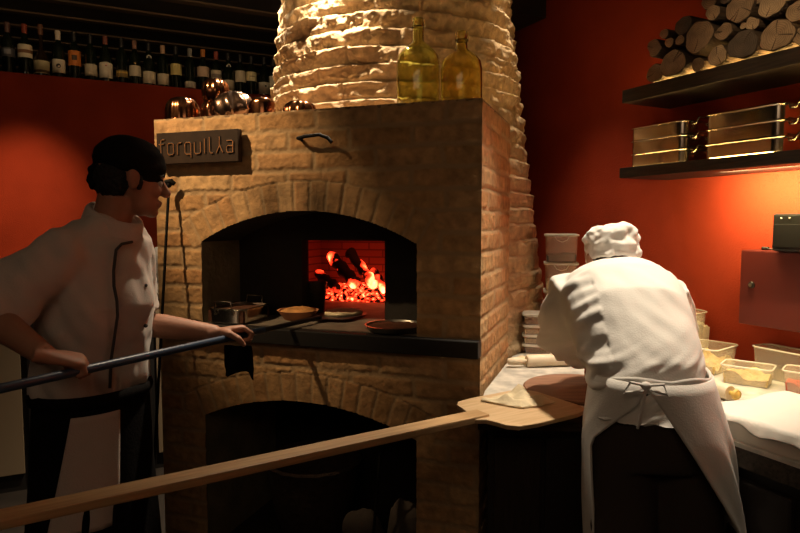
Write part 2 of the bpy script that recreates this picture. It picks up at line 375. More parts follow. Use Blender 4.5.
prof = [(XC-HW-.01, LED1-.03)]+[(XC-HW-.01, SPR)]+[(p[0], p[1]+.01) for p in pt]+[(XC+HW+.01, SPR), (XC+HW+.01, LED1-.03)]
g.box(XC-HW-.01, MX0, BK, BK+.06, LED1-.03, APX+.02); g.box(MX1, XC+HW+.01, BK, BK+.06, LED1-.03, APX+.02); g.box(MX0, MX1, BK, BK+.06, MZ1, APX+.02)
g.build('inner_wall', M['soot'], oven)
g = G(); CX0, CX1, CY0, CY1, CZ0, CZ1 = .20, 1.12, BK+.06, 1.15, 1.085, 1.56
g.add([(CX0, CY1, CZ0), (CX1, CY1, CZ0), (CX1, CY1, CZ1), (CX0, CY1, CZ1)], [(0, 1, 2, 3)])
g.add([(CX0, CY0, CZ0), (CX0, CY1, CZ0), (CX0, CY1, CZ1), (CX0, CY0, CZ1)], [(0, 1, 2, 3)])
g.add([(CX1, CY0, CZ0), (CX1, CY1, CZ0), (CX1, CY1, CZ1), (CX1, CY0, CZ1)], [(0, 1, 2, 3)])
g.add([(CX0, CY0, CZ1), (CX1, CY0, CZ1), (CX1, CY1, CZ1), (CX0, CY1, CZ1)], [(0, 1, 2, 3)])
g.build('fire_chamber', M['firebrick'], oven)
G().box(XC-HW-.01, XC+HW+.01, .012, CY1, LED1-.02, LED1+.005).build('hearth', M['hearth'], oven)
G().box(-.012, OW+.004, -.035, .02, LED0, LED1+.002).build('ledge', M['stone'], oven, bevel=.004)
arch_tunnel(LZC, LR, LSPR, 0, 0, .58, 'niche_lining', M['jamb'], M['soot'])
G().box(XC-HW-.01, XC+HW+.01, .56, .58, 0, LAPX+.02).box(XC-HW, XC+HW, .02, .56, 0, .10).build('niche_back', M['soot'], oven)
# chimney: a tapering round stack of rough bricks, their colour paled for the strong lamplight
CXc, CYc = .70, 1.08
def chimney():
    base = math.atan2(*( (lambda d: (d.dot(ON), d.dot(OE)))(Vector((0, 0, 0))-ov(CXc, CYc))))
    th = np.concatenate([base-np.linspace(math.pi, 1.95, 24)[:-1], base+np.linspace(-1.95, 1.95, 520), base+np.linspace(1.95, math.pi, 24)[1:]])
    z = np.arange(.75, 3.0, .0065); T, V = np.meshgrid(th, z, indexing='ij')
    r0 = .80-.131*(V-1.07); U = (T-base)*.70
    ch = .0785; h, mo, to = bricks(U, V, 51, ch=ch, bl=.25, amp=.012, mw=.003, wob=.016)
    fr = np.mod(V+.010*vn(U*8, V*9, 61)+.012*vn(U*3, V*3, 63), ch)/ch
    top = .45+.55*sstep(1.85, 2.15, V)
    h = .5*h + top*(.022*(fr-.5)*(.5+1.5*(vn(U*4, V*13, 66)+.5)) + .022*vn(U*6, V*16, 64) + .018*vn(U*15, V*34, 65) + .009*vn(U*45, V*60, 67))
    r = r0 + h
    P = np.stack([CXc+r*np.cos(T), CYc+r*np.sin(T), V], -1)
    inb = (P[..., 1] < OD+.03) & (P[..., 2] < OH-.03); keep = ~(inb[:-1, :-1] & inb[1:, 1:])
    grid_mesh('chimney', P, keep, to, mo*.7, U*0, M['cone'], oven)
chimney()
# iron hook on the front
hk = G().tube([(.705, .0, 1.815), (.705, -.035, 1.818), (.74, -.045, 1.822), (.80, -.045, 1.826), (.835, -.045, 1.812), (.85, -.045, 1.795)], .007)
hk.build('iron_hook', M['iron'], oven, smooth=40)

# fire
fire = thing('wood_fire', ov(.515, .91, 1.09), OA, 'glowing wood fire of embers and burning logs inside the oven', 'fire')
g = G(); nx, ny = 40, 24
for i in range(nx+1):
    for j in range(ny+1):
        x = -.22+.44*i/nx; y = -.12+.34*j/ny
        e = max(0, 1-(x/.22)**2)*max(0, 1-((y-.05)/.165)**2)
        zz = .075*math.sqrt(e) + .022*mnoise.noise(Vector((x*26, y*26, 0)))*min(1, e*3)
        g.v.append((x, y, zz))
for i in range(nx):
    for j in range(ny): g.f.append((i*(ny+1)+j, (i+1)*(ny+1)+j, (i+1)*(ny+1)+j+1, i*(ny+1)+j+1)); g.mi.append(0)
g.build('embers', M['ember'], fire, smooth=180)
def firelog(p0, p1, r):
    g = G(); p0 = Vector(p0); p1 = Vector(p1); n = 9
    pts = [p0.lerp(p1, k/n)+Vector((0, 0, .008*math.sin(k*2.1))) for k in range(n+1)]
    g.tube(pts, [r*(.85+.25*mnoise.noise(Vector((k*.9, r*50, p0.x*9)))) for k in range(n+1)], n=12)
    g.build('burning_log', M['log_fire'], fire, smooth=60)
firelog((-.03, .03, .245), (.15, -.07, .085), .033); firelog((-.15, .04, .225), (.05, -.09, .095), .037); firelog((-.20, -.02, .13), (-.05, -.10, .065), .030); firelog((.11, .02, .15), (.20, -.05, .06), .024)
for k in range(7):
    a = random.uniform(-.20, .19); b = random.uniform(-.10, .02)
    G().ball((a, b, .02+.062*math.sqrt(max(0, 1-(a/.21)**2))*random.uniform(.4, 1.05)), (random.uniform(.005, .012), random.uniform(.005, .010), random.uniform(.004, .008)), n=7, m=5).build('coal', M['flame'], fire, smooth=40)

# sign
sg = thing('sign', ov(.250, -.030, 1.803), OA, 'bronze sign plate reading forquilha on the oven front', 'sign')
G().box(-.196, .196, -.014, .014, -.063, .063).build('plate', M['signplate'], sg, bevel=.002)
for x in (-.15, .15): G().tube([(x, .014, 0), (x, .030, 0)], .006).build('standoff', M['iron'], sg)
SX, SZ = .052, .060
glyph = {
 'f': (.40, [[(.42, 1.28), (.25, 1.32), (.13, 1.2), (.12, .9), (.12, 0)], [(-.05, .92), (.40, .92)]]),
 'o': (.50, [[(.1, 0), (.4, 0), (.5, .12), (.5, .85), (.4, .97), (.1, .97), (0, .85), (0, .12), (.1, 0)]]),
 'r': (.38, [[(.05, 0), (.05, .8), (.15, .95), (.38, .97)]]),
 'q': (.50, [[(.5, -.28), (.5, .85), (.4, .97), (.1, .97), (0, .85), (0, .12), (.1, 0), (.5, 0)]]),
 'u': (.50, [[(0, .97), (0, .12), (.1, 0), (.4, 0), (.5, .12), (.5, .97)]]),
 'i': (.10, [[(.05, 0), (.05, 1.2)]]),
 'l': (.30, [[(.05, 1.32), (.05, .15), (.15, 0), (.32, 0)]]),
 'h': (.52, [[(.26, 1.32), (.26, .62), (0, 0)], [(.26, .62), (.52, 0)]]),
 'a': (.50, [[(.02, .97), (.4, .97), (.5, .85), (.5, 0), (.1, 0), (0, .12), (0, .42), (.1, .54), (.5, .54)]]),
}
x = -.176; tot = sum(glyph[c][0]+.30 for c in 'forquilha')-.30; sc = .352/tot
for c in 'forquilha':
    w, st = glyph[c]; g = G()
    for s_ in st:
        pts = [(x+p[0]*sc, -.0145, -.026+p[1]*SZ*.80) for p in s_]
        g.tube(pts, .0038, n=6, up=(0, 1, 0), mi=0)  # raised stroke coloured dark for a groove's shade, copper line for its glint
        g.tube([(p[0]-.0016, p[1]-.003, p[2]-.0020) for p in pts], .0021, n=5, up=(0, 1, 0), mi=1)
    g.build('letter', [M['letterdark'], M['letter']], sg); x += (w+.30)*sc

# ------------------------------------------------------------------ things on top of the oven
def jug(x, y, r, h, sh, neck, m, label, rot=0):
    t = thing('demijohn', ov(x, y, OH+.001), OA+rot, label, 'demijohn', None)
    rn = .021
    out = [(.0, .012), (r*.55, .004), (r*.86, .0), (r*.97, .012), (r, .035), (r*1.0, sh*.55), (r*.99, sh*.82), (r*.93, sh), (r*.78, sh+(neck-sh)*.30), (r*.52, sh+(neck-sh)*.62), (r*.33, sh+(neck-sh)*.85), (rn*1.05, neck), (rn, neck+(h-neck)*.5), (rn*.95, h-.03)]
    t_ = .004
    inn = [(max(q[0]-t_, 0), q[1]+(t_ if i < 4 else 0)) for i, q in enumerate(out)][::-1]
    fl = lambda a, z: 1+.010*math.sin(3*a+z*20)+.008*math.sin(5*a-z*33)
    g = G().lathe(out+[(rn*.8, h-.03)]+inn[1:], 36, flute=fl); g.build('glass_body', m, t, smooth=180)
    G().lathe([(rn*.80, h-.034), (rn*1.18, h-.034), (rn*1.28, h-.026), (rn*1.15, h-.016), (rn*1.2, h-.004), (rn*.95, h), (rn*.72, h-.002), (rn*.72, h-.03)], 24).build('lip', m, t, smooth=60)
jug(1.128, .135, .083, .335, .195, .255, M['jug1'], 'taller olive green glass demijohn standing on the oven top')
jug(1.292, .150, .077, .275, .165, .215, M['jug2'], 'shorter amber glass demijohn near the right corner of the oven top')
def mould(x, y, prof, m, label, n=12, amp=.07, name='copper_mould', twist=0, sx=1, rot=0, lug=True):
    t = thing(name, ov(x, y, OH+.001), OA+rot, label, 'copper mould')
    g = G().lathe(prof, 72, flute=lambda a, z: 1+amp*abs(math.sin((a*n+twist*z)/2))-amp*.5)
    g.v = [(a*sx, b, c) for a, b, c in g.v]
    g.build('bowl', m, t, smooth=50)
    rr = prof[0][0]
    G().tube([(rr*1.02*sx*math.cos(2*math.pi*k/36), rr*1.02*math.sin(2*math.pi*k/36), .004) for k in range(36)], .004, n=6, closed=True).build('rim', m, t, smooth=60)
mould(.078, .095, [(.072, 0), (.070, .05), (.064, .075), (.050, .094), (.028, .103), (0, .098)], M['copper'], 'fluted copper jelly mould at the left end of the oven top', 14)
mould(.215, .14, [(.060, 0), (.062, .04), (.058, .07), (.047, .082), (.055, .098), (.058, .13), (.052, .160), (.034, .178), (0, .172)], M['copper'], 'tall two-tiered fluted copper mould on the oven top', 10, .10)
mould(.327, .105, [(.062, 0), (.074, .03), (.070, .065), (.052, .095), (.025, .112), (0, .115)], M['copperpale'], 'pale swirled oval mould leaning beside the tall copper mould', 9, .22, twist=46, sx=1.3)
mould(.452, .13, [(.050, 0), (.050, .06), (.047, .074), (.036, .082), (0, .084)], M['copper'], 'small smooth copper mould right of the pale swirled one', 4, .05)
mould(.610, .16, [(.068, 0), (.066, .03), (.056, .052), (.036, .066), (0, .068)], M['copper'], 'low dark scalloped copper mould against the chimney', 9, .13)

# ------------------------------------------------------------------ on the oven ledge
def roast_tray(name, loc, rz, w, d, h, label, group=None, handles='x', food=None, cat='tray', hs=1.0):
    t = thing(name, loc, rz, label, cat, group)
    def rr(w, d, r, z):
        pts = []
        for cx, cy, a0 in ((w/2-r, d/2-r, 0), (-w/2+r, d/2-r, 90), (-w/2+r, -d/2+r, 180), (w/2-r, -d/2+r, 270)):
            for k in range(7): a = R(a0+15*k); pts.append((cx+r*math.cos(a), cy+r*math.sin(a), z))
        return pts
    r = .035; e = .0022
    rings = [rr(w-.006, d-.006, r-.003, .0), rr(w, d, r, .004), rr(w, d, r, h-.005), rr(w+.010, d+.010, r+.005, h-.003), rr(w+.010, d+.010, r+.005, h), rr(w-2*e, d-2*e, r-e, h), rr(w-2*e, d-2*e, r-e, .004)]
    G().loft(rings).build('body', M['steel'], t, smooth=35)
    gr = G().tube(rr(w+.012, d+.012, r+.006, h-.002), .003, n=8, closed=True); gr.build('rim', M['steel'], t, smooth=60)
    for sgn in (-1, 1):
        if handles == 'x': P = [(sgn*(w/2+q), yy, h-.012+zz) for q, yy, zz in ((0, -.05, 0), (.012, -.05, .0), (.022, -.045, .024*hs), (.022, .045, .024*hs), (.012, .05, 0), (0, .05, 0))]
        else: P = [(xx, sgn*(d/2+q), h-.012+zz) for q, xx, zz in ((0, -.042, -.012), (.008, -.042, -.010), (.014, -.038, .028*hs), (.014, .038, .028*hs), (.008, .042, -.010), (0, .042, -.012))]
        G().tube(P, .0035, n=8).build('handle', M['steel'], t, smooth=60)
    if food: G().box(-w/2+.004, w/2-.004, -d/2+.004, d/2-.004, .005, h-.01).build('food', food, t)
    return t
ZL = LED1+.006
roast_tray('roasting_pan', ov(.345, .095, ZL), OA, .175, .21, .062, 'steel roasting pan with loop handles at the left of the oven mouth', handles='y', food=M['pizzatop'], cat='pan', hs=1.5)
t = thing('baking_dish', ov(.568, .20, ZL), OA, 'terracotta dish of golden baked food beside the roasting pan', 'dish')
G().lathe([(.055, 0), (.062, .004), (.086, .036), (.090, .040), (.083, .040), (.060, .010), (0, .008)], 28).build('dish', M['terracotta'], t, smooth=40)
g = G().ball((0, 0, .030), (.078, .078, .022))
g.v = [(a, b, c+.010*mnoise.noise(Vector((a*40, b*40, 0)))) for a, b, c in g.v]; g.build('filling', M['bread'], t, smooth=60)
t = thing('black_pot', ov(.565, .375, ZL), OA, 'black tapered metal pot standing before the fire', 'pot')
G().lathe([(.035, 0), (.037, .003), (.048, .135), (.050, .138), (.050, .144), (.046, .144), (.044, .13), (.034, .006), (0, .006)], 28).build('body', M['tool'], t, smooth=40)
gh = G()
for zz in (.05, .10): gh.tube([((.0365+.0105*zz/.135+.001)*math.cos(2*math.pi*k/28), (.0365+.0105*zz/.135+.001)*math.sin(2*math.pi*k/28), zz) for k in range(28)], .0018, n=6, closed=True)
gh.build('band', M['tool'], t, smooth=60)
t = thing('pizza_pan', ov(1.050, .085, ZL), OA, 'round steel pan of dark baked pizza at the right of the oven mouth', 'pan')
G().lathe([(.098, 0), (.104, .003), (.112, .020), (.116, .022), (.110, .022), (.102, .005), (0, .005)], 40).build('pan', M['steelb'], t, smooth=40)
g = G().lathe([(.100, .006), (.103, .014), (.094, .018), (.05, .017), (0, .018)], 40)
g.v = [(a, b, c+.006*mnoise.noise(Vector((a*60, b*60, 1)))) for a, b, c in g.v]; g.build('pizza', M['pizzatop'], t, smooth=60)

# blue handled peel held by the left cook
PH = Vector((-.869, 1.62, 1.100)); PB = Vector((-.262, 2.662, 1.106)); PD = (PB-PH).normalized()
t = thing('metal_peel', PB, math.atan2(PD.y, PD.x), 'long metal pizza peel with blue black handle held by the left cook', 'pizza peel')
L0 = (PH-PB).length; slope = -PD.z
G().tube([(-L0-.75, 0, -slope*-(L0+.75)*-1*0-.006), (-L0-.4, 0, -.006), (-.48, 0, -.002)], .0125, n=14).build('handle', M['blueh'], t, smooth=50)
G().tube([(-.49, 0, -.002), (-.14, 0, .0)], .0095, n=12).build('shaft', M['tool'], t, smooth=50)
pts = [(-.16, -.018), (-.13, -.03), (-.11, -.085), (-.09, -.10)]+[(.02+.11*math.cos(a), .105*math.sin(a)) for a in [R(-80+20*k) for k in range(9)]]+[(-.09, .10), (-.11, .085), (-.13, .03), (-.16, .018)]
G().prism(pts, -.009, -.006).build('blade', M['tool'], t)
def pizza_base(name, loc, rz, rx, ry, label, seed, m=M['dough'], th=.012):
    g = G(); n = 40; rings = []
    for k, (q, zz) in enumerate(((.0, .009), (.45, .009), (.80, .008), (.93, .013), (1.0, .006), (.97, 0), (.0, 0))):
        rings.append([(rx*q*math.cos(2*math.pi*i/n)*(1+.16*mnoise.noise(Vector((math.cos(2*math.pi*i/n)*1.4+seed, math.sin(2*math.pi*i/n)*1.4, seed)))), ry*q*math.sin(2*math.pi*i/n)*(1+.16*mnoise.noise(Vector((math.cos(2*math.pi*i/n)*1.4, seed, math.sin(2*math.pi*i/n)*1.4)))), zz*th/.012+(.003*mnoise.noise(Vector((i*.5, q*4, seed))) if zz > 0 else 0)) for i in range(n)])
    o = g.loft(rings).build(name, m, smooth=60, loc=loc, rot=(0, 0, rz)); return tag(o, label, 'dough')
pizza_base('pizza_dough', PB+Vector((.012, .02, -.0045)), math.atan2(PD.y, PD.x), .088, .080, 'pale pizza dough on the metal peel entering the oven', 3.3, th=.013)

# ------------------------------------------------------------------ leaning rod, niche contents
p0 = Vector(ov(.104, -.035, 1.655)); p1 = Vector(ov(.165, -.30, .0)); ax = (p0-p1)
rod = thing('oven_rake', p1, 0, 'thin black rod with hooked head leaning against the oven front', 'tool')
G().tube([(0, 0, .004), ax*.5, ax*.985], .006, n=10).build('rod', M['iron'], rod, smooth=50)
hd = Vector(ax); G().tube([hd+Vector((.026, -.004, .002)), hd+Vector((.012, -.01, .014)), hd+Vector((-.006, -.008, .012)), hd+Vector((-.022, -.016, .004)), hd+Vector((-.030, -.03, -.008))], [.008, .012, .010, .008, .006], n=10).ball(hd+Vector((0, -.004, 0)), .013).build('head', M['iron'], rod, smooth=50)

t = thing('basket', ov(.60, .27, .10), OA, 'dark wicker basket lying in the lower arch of the oven', 'basket')
G().lathe([(.12, 0), (.15, .02), (.19, .22), (.205, .34), (.215, .35), (.205, .36), (.19, .345), (.17, .2), (.12, .02), (0, .018)], 36, flute=lambda a, z: 1+.018*math.sin(18*a+60*z)).build('weave', M['basket'], t, smooth=60)
def sack(x, y, r, h, label, seed):
    g = G().ball((0, 0, h*.5), (r, r*.8, h*.5), n=32, m=20)
    vs = []
    for a, b, c in g.v:
        q = 1+.22*mnoise.noise(Vector((a*14, b*14, c*10+seed)))+.1*mnoise.noise(Vector((a*40, b*40, c*30+seed)))
        vs.append((a*q, b*q, max(0, h*.5+(c-h*.5)*q)))
    g.v = vs; tag(g.build('sack', M['sack'], smooth=180, loc=ov(x, y, .10), rot=(0, 0, OA)), label, 'sack')
sack(.88, .16, .085, .20, 'crumpled grey sack in the lower arch beside the basket', 1.)
sack(1.06, .20, .085, .26, 'taller pale sack at the right of the lower arch', 5.)
p1 = Vector(ov(.955, .06, .10)); ax = Vector(ov(.985, .10, .60))-p1
t = thing('iron_poker', p1, 0, 'thin black poker leaning between the sacks in the lower arch', 'tool')
G().tube([(0, 0, 0), ax], .006).build('shaft', M['iron'], t); G().tube([ax, ax*1.08], [.009, .011]).build('grip', M['iron'], t)

# ------------------------------------------------------------------ wine bottles
def prof_bordeaux(h): return [(.0, .004), (.030, 0), (.036, .004), (.0365, .02), (.0365, h*.60), (.035, h*.655), (.026, h*.705), (.0165, h*.755), (.0145, h*.80), (.0140, h*.955)]
def prof_burg(h): return [(.0, .004), (.032, 0), (.039, .004), (.040, .02), (.040, h*.45), (.037, h*.54), (.028, h*.63), (.0185, h*.73), (.0150, h*.83), (.0140, h*.955)]
LX = [-.091, 0, .088, .184, .275, .369, .458, .555, .636, .724, .813, .898, .991, 1.079, 1.169, 1.253, 1.338, 1.418, 1.513, 1.58]
CR = (.52, .45, .33); WH = (.58, .53, .43); PK = (.48, .34, .24); YE = (.50, .42, .16)
BT = [  # style, height, label (z0, z1, colour), capsule colour, extra, words
 ('x', .315, (.10, .155, (.05, .05, .06)), (.10, .05, .04), 'emblem', 'leftmost dark bottle with blue-grey emblem label'),
 ('b', .315, (.105, .185, CR), (.22, .04, .02), 'band', 'bottle with cream label crossed by a brown band, second from left'),
 ('w', .325, (.015, .095, (.50, .44, .27)), (.14, .06, .03), 'lowband', 'slender necked bottle with low yellowish label banded dark at its foot'),
 ('x', .300, (.030, .115, WH), (.60, .52, .42), 'dot', 'bottle with white capsule and a black disc on its white label'),
 ('x', .305, (.085, .180, (.50, .15, .02)), (.012, .010, .010), 'square', 'bottle with a bright orange label bearing a dark square'),
 ('x', .300, (.030, .105, CR), (.012, .010, .010), None, 'black capsuled bottle with plain cream label right of the orange one'),
 ('b', .300, (.025, .115, WH), (.20, .06, .04), 'arch', 'bottle with arched white label and a tiny red seal'),
 ('x', .300, (.040, .085, (.20, .13, .04)), (.012, .010, .010), 'gold', 'almost black bottle with a small dull gold label'),
 ('x', .295, (.055, .125, CR), (.20, .10, .07), 'speck', 'bottle with square cream label and gold speck on its shoulder'),
 ('b', .290, (.015, .095, CR), (.012, .010, .010), 'medal', 'bottle with round pale medallion on its neck and low label, near the middle'),
 ('x', .285, (.015, .090, CR), (.42, .26, .16), None, 'bottle with pinkish cork top and low cream label'),
 ('x', .290, (.090, .165, YE), (.012, .010, .010), None, 'bottle with high yellow label'),
 ('x', .285, (.012, .055, WH), (.22, .21, .19), None, 'grey capsuled bottle with only a small low pale label'),
 ('b', .290, (.095, .165, PK), (.42, .15, .03), None, 'bottle with orange capsule and pinkish label'),
 ('x', .285, (.075, .150, CR), (.25, .05, .03), 'grey', 'red capsuled bottle with pale label crossed by a grey stripe'),
 ('b', .285, (.012, .090, CR), (.012, .010, .010), 'medal', 'bottle with neck medallion and low label above the tall copper mould'),
 ('x', .285, (.085, .165, CR), (.012, .010, .010), None, 'bottle with tall high cream label right of the medallioned one'),
 ('x', .280, (.10, .165, (.54, .48, .28)), (.012, .010, .010), 'scroll', 'bottle with short pale yellow label high on its body'),
 ('b', .285, (.015, .100, WH), (.012, .010, .010), 'dotsmall', 'broad bottle with white label carrying a small black dot'),
 ('x', .285, (.045, .150, WH), (.012, .010, .010), None, 'last bottle of the row beside the chimney, half hidden'),
]
lab_cache = {}
def lm(c):
    if c not in lab_cache: lab_cache[c] = label_mat('paper_label', c)
    return lab_cache[c]
for i, (x, (st, h, lb, cap, ex, words)) in enumerate(zip(LX, BT)):
    t = thing('wine_bottle', lw(x, .065, 2.4255), LA-R(90), words+', on the ledge of the red wall' if len(words.split()) <= 8 else words, 'bottle', 'wine bottles on the ledge of the red wall')
    pf = prof_burg(h) if st == 'b' else prof_bordeaux(h)
    if st == 'w': pf = [(.0, .004), (.032, 0), (.042, .004), (.044, .03), (.044, .09), (.038, .125), (.022, .155), (.012, .18), (.011, .25), (.0125, h*.955)]
    G().lathe(pf, 24).build('glass_body', M['bottlebrown'] if st == 'w' else M['bottle'], t, smooth=40)
    zc = h*.80
    G().lathe([(.0155, zc), (.0155, h*.93), (.0172, h*.935), (.0172, h*.965), (.0155, h*.97), (.0152, h), (.0, h)], 18).build('capsule', mat('capsule_foil', cap, .45), t, smooth=40)
    rb = {'b': .0404, 'x': .0369, 'w': .0446}[st]
    def wrap(z0, z1, a0, a1, r, arch=0, n=16):
        g = G(); vs = []
        for k in range(n+1):
            a = R(a0+(a1-a0)*k/n); e = arch*max(0, 1-((k/n-.5)*2)**2)
            for rr in (r, r+.0006):
                vs += [(rr*math.cos(a), rr*math.sin(a), z0), (rr*math.cos(a), rr*math.sin(a), z1+e)]
        fs = []
        for k in range(n):
            o = 4*k; fs += [(o, o+4, o+5, o+1), (o+2, o+3, o+7, o+6), (o, o+2, o+6, o+4), (o+1, o+5, o+7, o+3)]
        fs += [(0, 1, 3, 2), (4*n, 4*n+2, 4*n+3, 4*n+1)]
        return g.add(vs, fs)
    z0, z1, lc = lb; mid = (z0+z1)/2
    lo = wrap(z0, z1, -100, 100, rb, .012 if ex == 'arch' else 0).build('label', lm(lc), t, smooth=40)
    dk = (.015, .012, .010)
    if ex == 'band': wrap(mid-.013, mid+.008, -100, 100, rb+.0008).build('printed_band', lm((.16, .07, .03)), lo, smooth=40)
    if ex == 'lowband': wrap(z0+.006, z0+.022, -100, 100, rb+.0008).build('printed_band', lm((.09, .06, .03)), lo, smooth=40)
    if ex == 'square': wrap(mid-.014, mid+.018, -24, 24, rb+.0008).build('printed_square', lm((.06, .035, .02)), lo, smooth=40)
    if ex == 'grey': wrap(mid-.016, mid+.012, -70, 70, rb+.0008).build('printed_band', lm((.20, .16, .13)), lo, smooth=40)
    if ex == 'emblem': wrap(mid-.012, mid+.018, -30, 30, rb+.0008).build('emblem', lm((.20, .20, .22)), lo, smooth=40)
    if ex == 'gold': wrap(z0+.026, z0+.036, -60, 60, rb+.0008).build('printed_band', lm((.55, .36, .08)), lo, smooth=40)
    if ex == 'scroll': wrap(mid-.004, mid+.004, -30, 30, rb+.0008).build('printed_scroll', lm((.2, .14, .08)), lo, smooth=40)
    if ex in ('dot', 'dotsmall', 'arch', 'speck', 'medal'):
        rr, zz, cc, r0 = {'dot': (.014, mid, dk, rb), 'dotsmall': (.007, mid+.014, dk, rb), 'arch': (.005, z1-.012, (.25, .04, .03), rb), 'speck': (.007, z1+.014, (.45, .26, .08), rb), 'medal': (.016, h*.655, (.50, .46, .38), rb*.64)}[ex]
        def disc(rr, x0, zz):
            g = G(); n = 20; vs = []
            for dx in (0, .0012): vs += [(x0+dx-((rr*math.sin(2*math.pi*k/n))**2)/(2*r0), rr*math.sin(2*math.pi*k/n), zz+rr*math.cos(2*math.pi*k/n)) for k in range(n)]
            return g.add(vs, [tuple(range(n))[::-1], tuple(range(n, 2*n))]+[(k, (k+1) % n, n+(k+1) % n, n+k) for k in range(n)])
        md = disc(rr, r0+.0006, zz).build('printed_disc' if ex != 'medal' else 'medallion', lm(cc), t if ex in ('medal', 'speck') else lo)
        if ex == 'medal': disc(.009, r0+.0022, zz).build('medallion_centre', lm(dk), md)

# ------------------------------------------------------------------ shelves on the right wall
SY0 = .55
def shelf(z0, z1, ul, label, ledy):
    t = thing('wall_shelf', rc(ul, WALL, z0), RA, label, 'shelf')
    G().box(0, 1.75, SY0-WALL, 0, 0, z1-z0).build('board', M['shelf'], t, bevel=.003)
    G().box(.015, 1.74, ledy[0]-WALL, ledy[1]-WALL, z1-z0, z1-z0+ledy[2]).build('light_strip', M['led'], t)
    return t
SZ1, SZ2 = 1.743, 2.083
shelf(1.698, SZ1, -.925, 'lower dark wall shelf carrying the stacked steel trays', (SY0+.020, SY0+.030, .0012))
shelf(2.026, SZ2, -.920, 'upper dark wall shelf carrying the firewood', (SY0+.085, SY0+.100, .010))
bk = thing('shelf_bracket', rc(-.04, WALL, 1.66), RA, 'small dark bracket under the lower shelf at the right', 'bracket')
G().box(-.012, .012, -.12, 0, .022, .038).box(-.012, .012, -.014, 0, -.03, .038).build('arm', M['iron'], bk)

words = ['topmost', 'middle', 'bottom']
for (u0, w, d, yc, tag_) in ((-.763, .285, .21, .69, 'left'), (-.372, .305, .22, .69, 'right')):
    for k in range(3):
        roast_tray('steel_tray', rc(u0, yc, SZ1+.001+k*.0565), RA+R(0), w, d, .056, '%s polished steel tray of the %s stack on the lower wall shelf' % (words[2-k], tag_), 'steel trays on the lower shelf')
# logs: seen end on, stacked on the upper shelf
def cutmat(name, c): 
    m, nt, b = nodes(name); L = nt.links; N = nt.nodes.new
    tc = N('ShaderNodeTexCoord'); mp = N('ShaderNodeMapping'); mp.inputs['Scale'].default_value = (1, 0.02, 1); L.new(tc.outputs['Object'], mp.inputs['Vector'])
    w = N('ShaderNodeTexWave'); w.wave_type = 'RINGS'; w.rings_direction = 'SPHERICAL'; w.inputs['Scale'].default_value = 45; w.inputs['Distortion'].default_value = 5; w.inputs['Detail'].default_value = 3
    L.new(mp.outputs['Vector'], w.inputs['Vector'])
    n = N('ShaderNodeTexNoise'); n.inputs['Scale'].default_value = 22; n.inputs['Detail'].default_value = 6; L.new(mp.outputs['Vector'], n.inputs['Vector'])
    ad = N('ShaderNodeMath'); ad.operation = 'MULTIPLY_ADD'; ad.inputs[1].default_value = .25; L.new(w.outputs['Fac'], ad.inputs[0]); L.new(n.outputs['Fac'], ad.inputs[2])
    r = N('ShaderNodeValToRGB'); r.color_ramp.elements[0].position = .35; r.color_ramp.elements[1].position = .85
    r.color_ramp.elements[0].color = (*[q*.5 for q in c], 1); r.color_ramp.elements[1].color = (*[q*1.25 for q in c], 1)
    L.new(ad.outputs[0], r.inputs['Fac']); L.new(r.outputs['Color'], b.inputs['Base Color']); b.inputs['Roughness'].default_value = .85; return m
CUT = [cutmat('cut_wood', c) for c in ((.34, .235, .14), (.26, .175, .105), (.42, .30, .18), (.10, .075, .055))]
# centre along the wall, height above shelf, radii, tone, cracks, words
f_ = 615.; pth = math.atan(44/615.)
def log(u, z, rx, rz_, tone, label, seed, ln=.25, crack=2, y0=.575, poly=0):
    t = thing('log', rc(u, y0, z), RA, label, 'log', 'firewood on the upper shelf')
    n = 32; rnd = random.Random(seed); ph = rnd.uniform(0, 6.28)
    cr = [(rnd.uniform(0, 6.28), rnd.uniform(.25, .55)) for _ in range(crack)]
    def ring(y, q, sc=1):
        out = []
        for k in range(n):
            a = 2*math.pi*k/n; w = 1+.05*math.sin(2*a+ph)+.05*math.sin(3*a+ph*2)+.03*math.sin(7*a+seed)
            if poly: w *= min(1.0, .80/max(.2, abs(math.cos(a-ph))))
            out.append((rx*q*w*math.cos(a), y, rz_*q*w*math.sin(a)))
        return out
    G().loft([ring(.003, .97), ring(.006, 1), ring(ln*.35, 1.01), ring(ln*.7, .98), ring(ln, .96)]).build('bark', M['bark'], t, smooth=50)
    g = G().loft([ring(.004, .93), ring(0, .93)])
    cf = g.build('cut_face', CUT[tone], t)
    gc = G()
    for a, l in cr:
        p = [(0+.1*rx*math.cos(a), -.0006, .1*rz_*math.sin(a)), (rx*l*math.cos(a+.1), -.0006, rz_*l*math.sin(a+.1)), (rx*.9*math.cos(a), -.0006, rz_*.9*math.sin(a))]
        gc.tube(p, [.0005, .0010, .0018], n=6)
    if cr: gc.build('crack', M['bark'], cf)
def zl(px, py):      # where a point of the wood pile stands: its distance along the wall and its height
    a = (px-400)/f_; b = (266.5-py)/f_
    d = Vector((a, math.cos(pth)+b*math.sin(pth), -math.sin(pth)+b*math.cos(pth))); c = Vector((0, 0, 1.5))
    p = c+d*((RO+RN*.575-c).dot(RN)/d.dot(RN)); return (p-RO).dot(RU), p.z, (p-c).dot(Vector((0, 1, 0)))/f_
